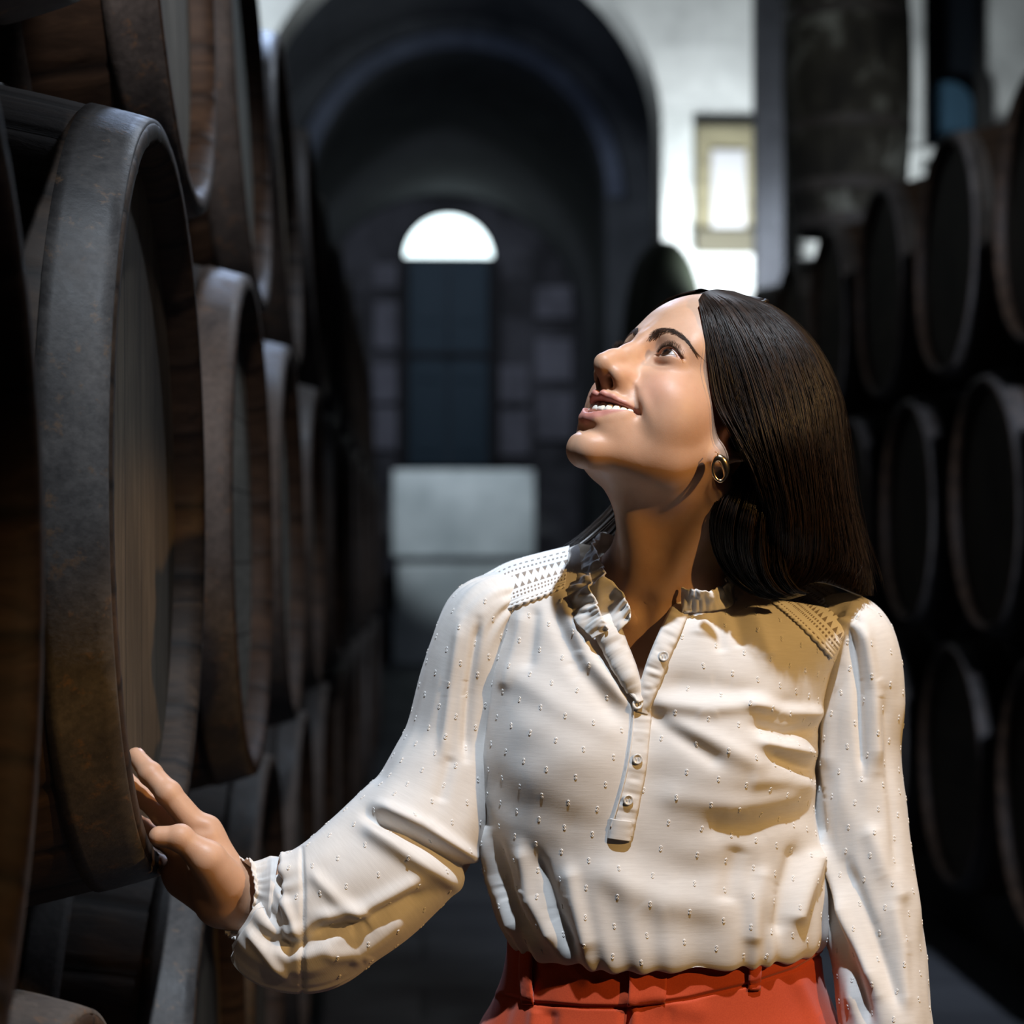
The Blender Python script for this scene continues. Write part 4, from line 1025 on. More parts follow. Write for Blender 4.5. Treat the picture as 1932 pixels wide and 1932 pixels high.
# ---- sleeves: (px, py, Y, half size across in the picture plane, half size in depth)
def sleeve(name, st, folds, seed, gathers, nu=150, nv=520, tseed=5, cuffend=0.0):
    st = np.array(st, float); C3 = np.array([at(a, b, y) for a, b, y in st[:, :3]]); K = np.concatenate([C3, st[:, 3:5]], 1)
    dn = catmull(K, 1500); L = np.r_[0, np.cumsum(np.linalg.norm(np.diff(dn[:, :3], axis=0), axis=1))]
    t = np.linspace(0, L[-1], nv); K = np.stack([np.interp(t, L, dn[:, k]) for k in range(5)], 1)
    Cc = K[:, :3]; T = np.gradient(Cc, axis=0); T /= np.linalg.norm(T, axis=1)[:, None]
    for _ in range(30): T[1:-1] = (T[:-2]+T[1:-1]*2+T[2:])/4
    T /= np.linalg.norm(T, axis=1)[:, None]
    Dp = np.array([0, 1.0, 0])-T*(T@np.array([0, 1.0, 0]))[:, None]; Dp /= np.linalg.norm(Dp, axis=1)[:, None]
    Nn = np.cross(T, Dp)
    a = np.linspace(0, 2*np.pi, nu, endpoint=False)
    P = Cc[None]+np.cos(a)[:, None, None]*Nn[None]*K[:, 3][None, :, None]+np.sin(a)[:, None, None]*Dp[None]*K[:, 4][None, :, None]
    Nr = grid_normals(P); c = P-Cc[None]
    if (Nr*c).sum() < 0: Nr = -Nr
    q = to_px(P); fr = (P[..., 1] < Cc[None, :, 1]+0.01)
    Dd = np.zeros(P.shape[:2])
    for pts, w_, am in folds: Dd += fold(q, pts, w_, am)*fr
    u = a[:, None]+0*t[None]; w2 = t[None]+0*a[:, None]
    cyc = np.stack([np.cos(u)*1.1, np.sin(u)*1.1, w2*16], -1)
    Dd += 0.0030*vnoise(cyc*1.2+seed, seed)+0.0016*vnoise(cyc*np.array([3, 3, 1.6])+seed, seed+1)
    for (t0, wd, am, fq) in gathers:
        gq = np.exp(-((w2/L[-1]-t0)/wd)**2)
        Dd += am*gq*vnoise(np.stack([np.cos(u)*fq, np.sin(u)*fq, w2*10], -1), seed+7)
    P = P+Nr*Dd[..., None]; N2 = grid_normals(P)
    if (N2*(P-Cc[None])).sum() < 0: N2 = -N2
    rr = (K[:, 3]+K[:, 4])/2
    ok = (w2 > 0.035) & (w2 < L[-1]-cuffend)
    v2, f2 = scatter(P, N2, u*np.mean(rr), w2, ok, 0.0245, 0.3, tseed)
    Fq = grid_faces(nu, nv, True, False); k = nv//2
    nr = np.cross(P.reshape(-1, 3)[Fq[k, 1]]-P.reshape(-1, 3)[Fq[k, 0]], P.reshape(-1, 3)[Fq[k, 2]]-P.reshape(-1, 3)[Fq[k, 0]])
    if nr @ N2.reshape(-1, 3)[Fq[k, 0]] < 0: Fq = Fq[:, ::-1]
    cl = np.stack([u*np.mean(rr), w2, 0*u], -1).reshape(-1, 3)
    o = mesh_obj(name, np.concatenate([P.reshape(-1, 3), v2]), np.concatenate([Fq, f2+nu*nv]), FAB, person, True, {'cl': np.concatenate([cl, np.zeros((len(v2), 3))]), 'tuft': np.r_[np.zeros(nu*nv), np.ones(len(v2))]})
    return o, P, N2
SR = [(985, 1125, 2.012, .018, .035), (950, 1135, 2.012, .030, .050), (915, 1170, 2.010, .040, .057), (886, 1235, 2.012, .041, .058), (865, 1320, 2.012, .043, .056), (846, 1420, 2.008, .050, .055), (815, 1520, 1.995, .058, .056),
      (768, 1590, 1.980, .064, .056), (705, 1655, 1.968, .066, .054), (640, 1705, 1.965, .066, .052), (590, 1735, 1.965, .068, .050), (555, 1742, 1.968, .066, .048), (525, 1735, 1.970, .063, .044), (504, 1718, 1.974, .054, .042), (490, 1708, 1.975, .046, .039)]
FR = [([(700, 1540), (790, 1585), (895, 1645)], 13, -0.0110), ([(720, 1525), (800, 1560), (890, 1620)], 14, 0.0080), ([(690, 1560), (780, 1620), (860, 1670)], 16, 0.0070),
      ([(572, 1612), (572, 1700), (570, 1885)], 4, -0.0030), ([(585, 1760), (680, 1745), (800, 1690)], 12, -0.0080), ([(600, 1730), (680, 1720), (790, 1660)], 14, 0.0050),
      ([(590, 1650), (640, 1700), (700, 1740)], 14, 0.0040), ([(500, 1640), (535, 1700), (560, 1760)], 9, 0.0040), ([(480, 1680), (520, 1740), (545, 1800)], 9, -0.0045), ([(470, 1760), (510, 1810), (540, 1850)], 10, 0.0045),
      ([(870, 1180), (850, 1300), (835, 1420)], 10, 0.0040), ([(900, 1180), (885, 1300), (880, 1420)], 9, -0.0060), ([(850, 1430), (830, 1510)], 12, -0.0030), ([(610, 1800), (680, 1800), (760, 1740)], 16, 0.0040)]
sl_r, PR, NR_ = sleeve('sleeve', SR, FR, 11, [(0.06, .06, .004, 5), (0.90, .06, .0045, 6)], cuffend=0.060)
SL = [(1540, 1160, 2.030, .018, .035), (1572, 1172, 2.030, .030, .050), (1603, 1200, 2.025, .039, .057), (1620, 1250, 2.020, .040, .056), (1622, 1320, 2.018, .042, .055), (1616, 1410, 2.015, .0425, .054), (1618, 1500, 2.010, .044, .054),
      (1628, 1600, 2.002, .0465, .054), (1640, 1700, 1.99, .0475, .053), (1655, 1800, 1.975, .046, .052), (1668, 1900, 1.96, .043, .050), (1676, 1980, 1.95, .040, .046), (1682, 2030, 1.945, .032, .036), (1684, 2048, 1.943, .030, .033), (1686, 2062, 1.942, .032, .034)]
FL = [([(1605, 1190), (1618, 1300), (1628, 1450)], 9, -0.0070), ([(1630, 1180), (1650, 1300), (1655, 1440)], 12, 0.0060), ([(1580, 1230), (1560, 1340), (1560, 1450)], 14, 0.0050),
      ([(1640, 1560), (1670, 1640), (1700, 1700)], 18, 0.0060), ([(1545, 1590), (1580, 1690), (1650, 1860)], 13, 0.0090), ([(1545, 1640), (1590, 1780), (1640, 1932)], 14, -0.0090), ([(1600, 1640), (1650, 1760), (1700, 1900)], 14, -0.0060),
      ([(1680, 1700), (1700, 1790), (1710, 1900)], 14, 0.0050), ([(1530, 1430), (1545, 1500), (1550, 1580)], 10, -0.0050), ([(1675, 1320), (1680, 1480), (1690, 1620)], 10, -0.0035), ([(1590, 1700), (1600, 1800), (1610, 1900)], 12, 0.0050)]
sl_l, PL, NL_ = sleeve('sleeve', SL, FL, 23, [(0.05, .06, .004, 5), (0.94, .05, .004, 6)], cuffend=0.05)
# ---- points on the front of the blouse
GP = G1.reshape(-1, 3); GN = N1.reshape(-1, 3); fm = GN[:, 1] < 0.25; GPf = GP[fm]; GNf = GN[fm]; GQf = to_px(GPf)
def on_front(pts, off=0.0):
    """cloth points (and normals) under the given places of the front"""
    P = []; N = []
    for a, b in np.asarray(pts, float).reshape(-1, 2):
        d = (GQf[:, 0]-a)**2+(GQf[:, 1]-b)**2; k = np.argpartition(d, 4)[:4]; w_ = 1/(d[k]+0.3); w_ /= w_.sum()
        y = (GPf[k]*w_[:, None]).sum(0)[1]; n = (GNf[k]*w_[:, None]).sum(0); n /= np.linalg.norm(n)
        P.append(at(a, b, y)+n*off); N.append(n)
    return np.array(P), np.array(N)
def shell(name, P, mat_, th=0.0012, parent=person, attrs=None, closed=False, uvw=None):
    """a grid of points (nu, nv, 3) given cloth thickness"""
    nu, nv = P.shape[:2]; N = grid_normals(P, closed)
    if (N.mean((0, 1)) @ np.array([0, -1, 0.2])) < 0: N = -N
    A = P+N*th/2; B = P-N*th/2
    F0 = grid_faces(nu, nv, closed, False)
    rim = []
    def idx(i, j): return i*nv+j
    b = [idx(i, 0) for i in range(nu)]; c = [idx(i, nv-1) for i in range(nu)]
    o = nu*nv; rims = []
    for i in range(nu-1 if not closed else nu):
        i2 = (i+1) % nu
        rims += [[b[i2], b[i], b[i]+o, b[i2]+o], [c[i], c[i2], c[i2]+o, c[i]+o]]
    if not closed:
        for j in range(nv-1): rims += [[idx(0, j), idx(0, j+1), idx(0, j+1)+o, idx(0, j)+o], [idx(nu-1, j+1), idx(nu-1, j), idx(nu-1, j)+o, idx(nu-1, j+1)+o]]
    FF = np.concatenate([F0, F0[:, ::-1]+o, np.array(rims)])
    if uvw is None:
        u = np.linspace(0, 1, nu)[:, None]*np.ones(nv)[None]; v_ = np.linspace(0, 1, nv)[None]*np.ones(nu)[:, None]
        uvw = np.stack([u*0.1, v_*0.1, 0*u], -1)
    at_ = {'cl': np.concatenate([uvw.reshape(-1, 3)]*2)}
    if attrs:
        for k, v_ in attrs.items(): at_[k] = np.concatenate([np.asarray(v_).reshape(nu*nv, -1).squeeze()]*2)
    return mesh_obj(name, np.concatenate([A.reshape(-1, 3), B.reshape(-1, 3)]), FF, mat_, parent, True, at_)
def ribbon(name, line, width, off, ruf=0.0, rfreq=9, n=90, m=9, curl=0.0, seed=0, mat_=None):
    """strip of cloth along a line on the front; width in px, may be a list"""
    c = catmull(line, n); t = np.gradient(c, axis=0); t /= np.linalg.norm(t, axis=1)[:, None]; nn = np.stack([-t[:, 1], t[:, 0]], 1)
    wd = np.interp(np.linspace(0, 1, n), np.linspace(0, 1, len(np.atleast_1d(width))), np.atleast_1d(width)) if np.ndim(width) else np.full(n, width)
    s = np.linspace(-1, 1, m)
    q = c[:, None]+nn[:, None]*(wd[:, None]/2*s[None])[..., None]
    P, N = on_front(q.reshape(-1, 2)); P = P.reshape(n, m, 3); N = N.reshape(n, m, 3)
    # smooth the rest shape so the strip bridges folds
    for _ in range(6): P[1:-1] = (P[:-2]+2*P[1:-1]+P[2:])/4
    u = np.linspace(0, 1, n)[:, None]; h = off*(1-0.75*np.abs(s[None])**3)+curl*(s[None]+1)/2
    h = h+ruf*vnoise(np.stack([u*rfreq+0*s[None], 0.8*s[None]+0*u], -1), seed)
    P = P+N*h[..., None]
    L = np.linalg.norm(np.diff(P[:, m//2], axis=0), axis=1).sum()
    uvw = np.stack([s[None]*0.01+0*u, u*L+0*s[None], 0*u+0*s[None]], -1)
    return shell(name, P, mat_ or FAB, 0.0012, uvw=uvw)
# ---- button plackets
ribbon('placket', [(1288, 1140), (1266, 1190), (1244, 1240), (1226, 1290), (1208, 1345)], [34, 38, 38, 36, 30], 0.0040, 0.0012, 26, seed=4)
ribbon('placket', [(1140, 1168), (1162, 1215), (1184, 1262), (1205, 1325)], [46, 40, 34, 26], 0.0055, 0.0016, 12, curl=0.006, seed=8)
ribbon('placket', [(1212, 1312), (1208, 1370), (1200, 1440), (1186, 1510), (1172, 1574)], [34, 38, 40, 42, 44], 0.0034, 0.0007, 30, n=140, seed=12)
ribbon('placket_end', [(1173, 1546), (1168, 1584)], 44, 0.0050, 0.0003, 5, n=24, seed=14)
# edge piping of the lower placket
g = Geo()
for ln in ([(1196, 1330), (1189, 1400), (1179, 1460), (1164, 1520), (1152, 1560)],):
    P, N = on_front(catmull(ln, 60), 0.0030); g.tube(P, 0.0009, 6)
g.obj('placket_piping', FAB, person)
PEARL = mat('shirt_button_pearl', (0.62, 0.60, 0.57), 0.12, spec=0.7)
def button(px, py, r=0.0050, off=0.0050, tilt=0.0):
    (P,), (N,) = on_front([(px, py)]); c = P+N*off
    N = N+np.array([tilt, 0, 0]); N /= np.linalg.norm(N)
    U = np.cross(N, [0, 0, 1.0]); U /= np.linalg.norm(U); W = np.cross(N, U)
    prof = [(0, 0.0006), (0.35, 0.0005), (0.62, 0.0008), (0.80, 0.0016), (0.93, 0.0013), (1.0, 0.0004), (0.9, -0.0006), (0, -0.0008)]
    a = np.linspace(0, 2*np.pi, 28, endpoint=False)
    vs = np.array([c+N*h+r*q*(math.cos(t)*U+math.sin(t)*W) for q, h in prof for t in a])
    g = Geo(); g.add(vs, grid_faces(len(prof), 28, False, True))
    b = g.obj('button', PEARL, person)
    g = Geo()
    for sx in (-1, 1):
        p0 = c+N*0.0009+sx*U*r*0.28
        g.tube([p0-W*r*0.28-N*0.0006, p0-W*r*0.2+N*0.0005, p0+W*r*0.2+N*0.0005, p0+W*r*0.28-N*0.0006], 0.00028, 5)
    t_ = g.obj('button_thread', FAB, None); t_.parent = b
for bx, by, bo in ((1296, 1157, .0055), (1252, 1240, .0055), (1200, 1332, .0060), (1200, 1432, .0052), (1183, 1508, .0052)): button(bx, by, off=bo)

# ---- collar: soft gathered band, open at the front
def collar(name, base, rise, n=130, m=16, ruf=0.004, rf=14, seed=1, lean=0.0):
    B = catmull(base, n); Rz = catmull(rise, n); s = np.linspace(0, 1, m)
    P = B[:, None]+Rz[:, None]*s[None, :, None]
    t = np.gradient(B, axis=0); t /= np.linalg.norm(t, axis=1)[:, None]
    r = Rz/np.linalg.norm(Rz, axis=1)[:, None]; nn = np.cross(t, r); nn /= np.linalg.norm(nn, axis=1)[:, None]
    if (nn.mean(0) @ np.array([0, -1.0, 0.1])) < 0: nn = -nn
    u = np.linspace(0, 1, n)[:, None]
    h = ruf*(0.35+s[None])*(vnoise(np.stack([u*rf+0.9*s[None], 1.5*s[None]+0*u], -1), seed)+0.5*vnoise(np.stack([u*rf*2.7+0.9*s[None], 2.5*s[None]+0*u], -1), seed+5))+lean*s[None]**2
    edge = 0.0018*vnoise(np.stack([u*rf*1.6+0*s[None], 0*u+0*s[None]], -1), seed+3)*s[None]
    P = P+nn[:, None]*h[..., None]+r[:, None]*edge[..., None]
    uvw = np.stack([s[None]*0.03+0*u, u*0.15+0*s[None], 0*u+0*s[None]], -1)
    return shell(name, P, FAB, 0.0014, uvw=uvw)
def A(px, py, Y): return at(px, py, Y)
# her right side: stands at the back of the neck, folds over and spills forward
collar('collar', [A(1190, 1052, 2.075), A(1130, 1046, 2.055), A(1098, 1060, 2.02), A(1090, 1092, 1.975), A(1104, 1135, 1.945), A(1136, 1172, 1.925), A(1166, 1196, 1.918)],
       [A(1190, 1020, 2.07)-A(1190, 1052, 2.075), A(1140, 1012, 2.04)-A(1130, 1046, 2.055), A(1120, 1028, 2.00)-A(1098, 1060, 2.02), A(1132, 1064, 1.955)-A(1090, 1092, 1.975), A(1154, 1098, 1.930)-A(1104, 1135, 1.945), A(1184, 1132, 1.918)-A(1136, 1172, 1.925), A(1190, 1165, 1.912)-A(1166, 1196, 1.918)], ruf=0.0055, rf=13, seed=21)
collar('collar_ruffle', [A(1078, 1080, 1.985), A(1070, 1125, 1.948), A(1086, 1172, 1.928), A(1118, 1205, 1.915)],
       [A(1112, 1078, 1.955)-A(1078, 1080, 1.985), A(1118, 1112, 1.925)-A(1070, 1125, 1.948), A(1130, 1150, 1.912)-A(1086, 1172, 1.928), A(1146, 1186, 1.908)-A(1118, 1205, 1.915)], ruf=0.0050, rf=7, seed=33)
# her left side: narrow roll
CB = on_front([(1368, 1150), (1326, 1158), (1286, 1160)], 0.003)[0]
collar('collar', [A(1220, 1050, 2.075), A(1310, 1056, 2.065), A(1372, 1078, 2.03), A(1394, 1122, 1.985), CB[0], CB[1], CB[2]],
       [A(1220, 1024, 2.07)-A(1220, 1050, 2.075), A(1308, 1026, 2.055)-A(1310, 1056, 2.065), A(1362, 1050, 2.02)-A(1372, 1078, 2.03), A(1382, 1084, 1.965)-A(1394, 1122, 1.985), A(1356, 1108, CB[0][1]-.016)-CB[0], A(1322, 1118, CB[1][1]-.014)-CB[1], A(1286, 1114, CB[2][1]-.010)-CB[2]], ruf=0.0045, rf=15, seed=44, lean=-0.002)

# gathered cuff, its opening turned a little towards the viewer's side
def make_cuff():
    n, m = 150, 40; a = np.linspace(0, 2*np.pi, n, endpoint=False); s = np.linspace(0, 1, m)
    c0, c1 = at(516, 1720, 1.974), at(449, 1694, 1.972); P = np.zeros((n, m, 3))
    r_ = np.interp(s, [0, 0.25, 0.6, 0.78, 1.0], [.050, .048, .0385, .0345, .0375])
    for j in range(m):
        ax_ = np.array([-0.97, 0.0, 0.10])*(1-s[j])+np.array([-0.86, -0.50, 0.16])*s[j]; ax_ /= np.linalg.norm(ax_)
        up = np.array([0.22, 0, 1.0]); up -= ax_*(up@ax_); up /= np.linalg.norm(up); sd = np.cross(ax_, up)
        g_ = 0.0030*(0.4+s[j]*0.6)*vnoise(np.stack([np.cos(a)*5, np.sin(a)*5, 0*a+s[j]*1.2], -1), 31)+0.0012*np.cos(a*31+2*vnoise(np.stack([np.cos(a)*3, np.sin(a)*3, 0*a], -1), 32))*s[j]
        rr = r_[j]+g_
        P[:, j] = c0+(c1-c0)*s[j]+np.cos(a)[:, None]*up*rr[:, None]+np.sin(a)[:, None]*sd*(rr*0.92)[:, None]
    L = s*0.04
    shell('cuff', P, FAB, 0.0014, closed=True, uvw=np.stack([a[:, None]*0.035+0*L[None], L[None]+0*a[:, None], 0*a[:, None]+0*L[None]], -1))
make_cuff()
# ---- lace yokes over the shoulders
def make_lace():
    m = mat('lace', (0.86, 0.85, 0.84), 0.8, spec=0.15); t = NT(m)
    s = t.sep(t.attr('cl', 'Vector')); u, v_ = s[0], s[1]       # u along the strip, v across (0..1)
    def band(v, lo, hi): return t.math('MULTIPLY', t.math('GREATER_THAN', v, lo), t.math('LESS_THAN', v, hi))
    def tri(u, f, ph=0.0):
        return t.math('ABSOLUTE', t.math('SUBTRACT', t.math('MULTIPLY', t.math('FRACT', t.math('ADD', t.math('MULTIPLY', u, f), ph)), 2.0), 1.0))
    holes = None
    # two rows of triangular eyelets pointing at each other
    for lo, hi, up in ((0.34, 0.46, 1), (0.52, 0.64, 0)):
        k = t.math('DIVIDE', t.math('SUBTRACT', v_, lo), hi-lo)
        if up: k = t.math('SUBTRACT', 1.0, k)
        h = t.math('MULTIPLY', band(v_, lo, hi), t.math('LESS_THAN', tri(u, 150.0, 0.0 if up else 0.5), t.math('MULTIPLY', k, 0.75)))
        holes = h if holes is None else t.math('MAXIMUM', holes, h)
    for lo, hi, f in ((0.70, 0.745, 280.0), (0.785, 0.83, 280.0), (0.22, 0.26, 260.0), (0.12, 0.15, 180.0), (0.93, 0.955, 200.0)):
        h = t.math('MULTIPLY', band(v_, lo, hi), t.math('LESS_THAN', tri(u, f), 0.48)); holes = t.math('MAXIMUM', holes, h)
    c = t.mix(holes, (0.86, 0.85, 0.84), (0.30, 0.25, 0.21)); t.color(c)
    rib = t.math('SINE', t.math('MULTIPLY', v_, 95.0))
    hgt = t.math('SUBTRACT', t.math('MULTIPLY', rib, 0.25), holes)
    t.bump(hgt, 0.7, 0.0012)
    return m
LACE = make_lace()
def lace(corners, seed, n=120, m=40):
    """corners: two long edges as polylines (outer edge nearest the shoulder seam first)"""
    e0, e1 = catmull(corners[0], n), catmull(corners[1], n); s = np.linspace(0, 1, m)
    q = e0[:, None]*(1-s)[None, :, None]+e1[:, None]*s[None, :, None]
    P, N = on_front(q.reshape(-1, 2)); P = P.reshape(n, m, 3); N = N.reshape(n, m, 3)
    for _ in range(3): P[1:-1, 1:-1] = (P[:-2, 1:-1]+P[2:, 1:-1]+P[1:-1, :-2]+P[1:-1, 2:])/4
    L = np.r_[0, np.cumsum(np.linalg.norm(np.diff(P[:, m//2], axis=0), axis=1))]
    sc = 0.0016*np.abs(np.sin(L/0.0075*np.pi))
    P = P+N*0.0022
    d = P[:, -1]-P[:, -2]; d /= np.linalg.norm(d, axis=1)[:, None]+1e-9
    P[:, -1] += d*sc[:, None]
    uvw = np.stack([L[:, None]+0*s[None], 0*L[:, None]+s[None], 0*L[:, None]+0*s[None]], -1)
    return shell('lace_yoke', P, LACE, 0.0010, uvw=uvw)
lace([[(914, 1088), (960, 1064), (1010, 1050), (1076, 1034)], [(920, 1168), (975, 1145), (1020, 1128), (1066, 1110)]], 1)
lace([[(1535, 1094), (1570, 1112), (1602, 1138), (1622, 1162)], [(1440, 1126), (1486, 1162), (1530, 1202), (1566, 1240)]], 2)

# ---- trousers
def make_trouser():
    m = mat('trouser_crepe', (0.62, 0.085, 0.022), 0.72, spec=0.25, sheen=0.2); t = NT(m)
    vec = t.coords('Object'); n = t.noise(vec, 700, 2, 0.6)
    t.color(t.ramp(n, [(0.3, (0.47, 0.055, 0.014)), (0.7, (0.54, 0.068, 0.018))])); t.bump(n, 0.15, 0.0005); return m
TRO = make_trouser()
TR = [(1745, 1254, 288, .105, .090), (1760, 1254, 291, .108, .092), (1800, 1254, 294, .111, .094), (1850, 1252, 303, .115, .098), (1900, 1250, 325, .120, .104), (1932, 1248, 342, .123, .108), (2000, 1246, 368, .125, .115), (2080, 1246, 384, .125, .122), (2160, 1246, 384, .120, .122), (2230, 1246, 372, .112, .112)]
def hip(n=360, m=260):
    r = []
    for py, cx, hwid, bf, bb in TR:
        c0 = at(cx, py, YB); r.append([c0[0], c0[2], hwid*YB/FPX, bf, bb])
    r = catmull(np.array(r), m); a = np.linspace(0, 2*np.pi, n, endpoint=False)
    ct, st = np.cos(a)[:, None], np.sin(a)[:, None]; e = 0.86
    cs = np.sign(ct)*np.abs(ct)**e; ss = np.sign(st)*np.abs(st)**e
    X = r[:, 0][None]+r[:, 2][None]*cs; Y = YB-np.where(ss > 0, r[:, 3][None], r[:, 4][None])*ss; Z = r[:, 1][None]+0*X-0.014*np.maximum(ss, 0)
    return np.stack([X, Y, Z], -1)
HP = hip(); HN = grid_normals(HP)
if (HN[90, 100] @ np.array([0, -1, 0])) < 0: HN = -HN
hq = to_px(HP); hf = (HP[..., 1] < YB)
dd = np.zeros(HP.shape[:2])
WB = [(955, 1880), (1010, 1893), (1100, 1900), (1180, 1901), (1300, 1884), (1410, 1858), (1500, 1828), (1560, 1795)]
for i in range(len(WB)-1):
    s, t_, r_ = seg_dist(hq, WB[i], WB[i+1]); dd = np.minimum(dd, -0.0028*np.exp(-(r_/3.5)**2)*hf)
wbl = np.interp(hq[..., 0], [p[0] for p in WB], [p[1] for p in WB])
dd += 0.0022*(1/(1+np.exp((hq[..., 1]-wbl)/2.0)))*hf
for pts, w_, am in [([(1182, 1900), (1180, 1960), (1176, 2050)], 9, -.006), ([(1196, 1900), (1196, 2050)], 9, .004), ([(1010, 1905), (1000, 1990)], 12, .004), ([(1040, 1910), (1035, 2000)], 12, -.004), ([(1262, 1900), (1268, 2000)], 5, -.002),
                    ([(1500, 1840), (1540, 1932), (1570, 2050)], 14, .003), ([(1060, 1800), (1120, 1850)], 18, .003), ([(1240, 1890), (1330, 1910)], 20, .002), ([(960, 1890), (930, 2000)], 14, -.003)]:
    dd += fold(hq, pts, w_, am)*hf
dd += 0.0015*vnoise(HP*np.array([14, 14, 10]), 5)
HP = HP+HN*dd[..., None]
Fh = grid_faces(HP.shape[0], HP.shape[1], True, False)
hv = [HP.reshape(-1, 3)]; hfc = [Fh]; off = len(hv[0])
def leg_tube(x0, y0, z0, x1, y1, z1, ra, rb, n=60, m=60):
    t = np.linspace(0, 1, m); r = ra+(rb-ra)*t**0.6; a = np.linspace(0, 2*np.pi, n, endpoint=False)
    c = np.stack([x0+(x1-x0)*t, y0+(y1-y0)*t, z0+(z1-z0)*t], -1)
    rr = r[None]*(1+0.03*vnoise(np.stack([np.cos(a)[:, None]*2+0*t[None], np.sin(a)[:, None]*2+0*t[None], t[None]*5+0*a[:, None]], -1), 9))
    P = c[None]+np.stack([np.cos(a)[:, None]*rr, np.sin(a)[:, None]*rr*1.05, 0*rr], -1)
    return P.reshape(-1, 3), grid_faces(n, m, True, False)
for sx in (-1, 1):
    c = at(1246, 2160, YB)
    v_, f_ = leg_tube(c[0]+sx*0.092, YB, c[2]+0.03, c[0]+sx*0.11, YB+0.02, 0.045, 0.098, 0.105); hv.append(v_); hfc.append(f_+off); off += len(v_)
trousers = mesh_obj('trousers', np.concatenate(hv), np.concatenate(hfc), TRO, person, True)
HPf = HP.reshape(-1, 3); HNf = HN.reshape(-1, 3); k_ = HNf[:, 1] < 0.2; HPf = HPf[k_]; HNf = HNf[k_]; HQf = to_px(HPf)
def on_hip(a, b, off=0.0):
    d = (HQf[:, 0]-a)**2+(HQf[:, 1]-b)**2; k = d.argmin(); return at(a, b, HPf[k, 1])+HNf[k]*off
def belt_loop(x, y0, y1, w_=13):
    n, m = 24, 7; P = np.zeros((n, m, 3))
    for i, t in enumerate(np.linspace(0, 1, n)):
        lift = 0.0022+0.0035*math.sin(math.pi*t)
        for j, s in enumerate(np.linspace(-1, 1, m)): P[i, j] = on_hip(x+s*w_, y0+(y1-y0)*t, lift*(1-0.25*s*s))
    shell('belt_loop', P, TRO, 0.0022)
belt_loop(998, 1768, 1896, 11); belt_loop(1421, 1772, 1868, 11)
# overlap of the waistband at the front
n, m = 30, 16; P = np.zeros((n, m, 3))
for i, t in enumerate(np.linspace(0, 1, n)):
    for j, s in enumerate(np.linspace(0, 1, m)): P[i, j] = on_hip(1184+70*s+4*math.sin(3*t), 1790+108*t-6*s, 0.0016+0.0045*(1-s)**2)
for _ in range(4): P[1:-1, 1:-1] = (P[:-2, 1:-1]+P[2:, 1:-1]+P[1:-1, :-2]+P[1:-1, 2:])/4
shell('waistband_overlap', P, TRO, 0.0020)
# ---- finger nails
NAIL = mat('finger_nail', (0.66, 0.42, 0.35), 0.18, spec=0.6)
def nail(name, a, b, up, w_, l_, lift, part=None):
    """nail lying along a -> b, facing up"""
    t = b-a; t /= np.linalg.norm(t); n = up-t*(up@t); n /= np.linalg.norm(n); s = np.cross(t, n)
    u = np.linspace(-1, 1, 13); v_ = np.linspace(0, 1, 12); U, W_ = np.meshgrid(u, v_, indexing='ij')
    wd = w_*(1-0.15*(1-W_)**2)*np.sqrt(np.maximum(1-np.maximum((W_-0.6)/0.42, 0)**2*0.8, 0.02))
    P = b+t*((W_-0.75)*l_)[..., None]+s*(U*wd)[..., None]+n*(lift-0.45*(U*w_)**2/w_*1.0-0.0006*(W_-0.5)**2*4)[..., None]
    return shell(name, P, NAIL, 0.0006)
fp, fr_ = FINGERS['thumb']
nail('fingernail', fp[2], fp[3], np.array([-0.05, -1.0, 0.28]), 0.0068, 0.0125, 0.0092)
for k, up in (('little', np.array([0.55, -0.55, 0.6])), ('ring', np.array([0.5, -0.4, 0.8])), ('middle', np.array([0.5, -0.4, 0.8])), ('index', np.array([0.62, 0.1, 0.78]))):
    fp, fr_ = FINGERS[k]; nail('fingernail', fp[2], fp[3], up, 0.0052, 0.0105, fr_[3]*1.06)

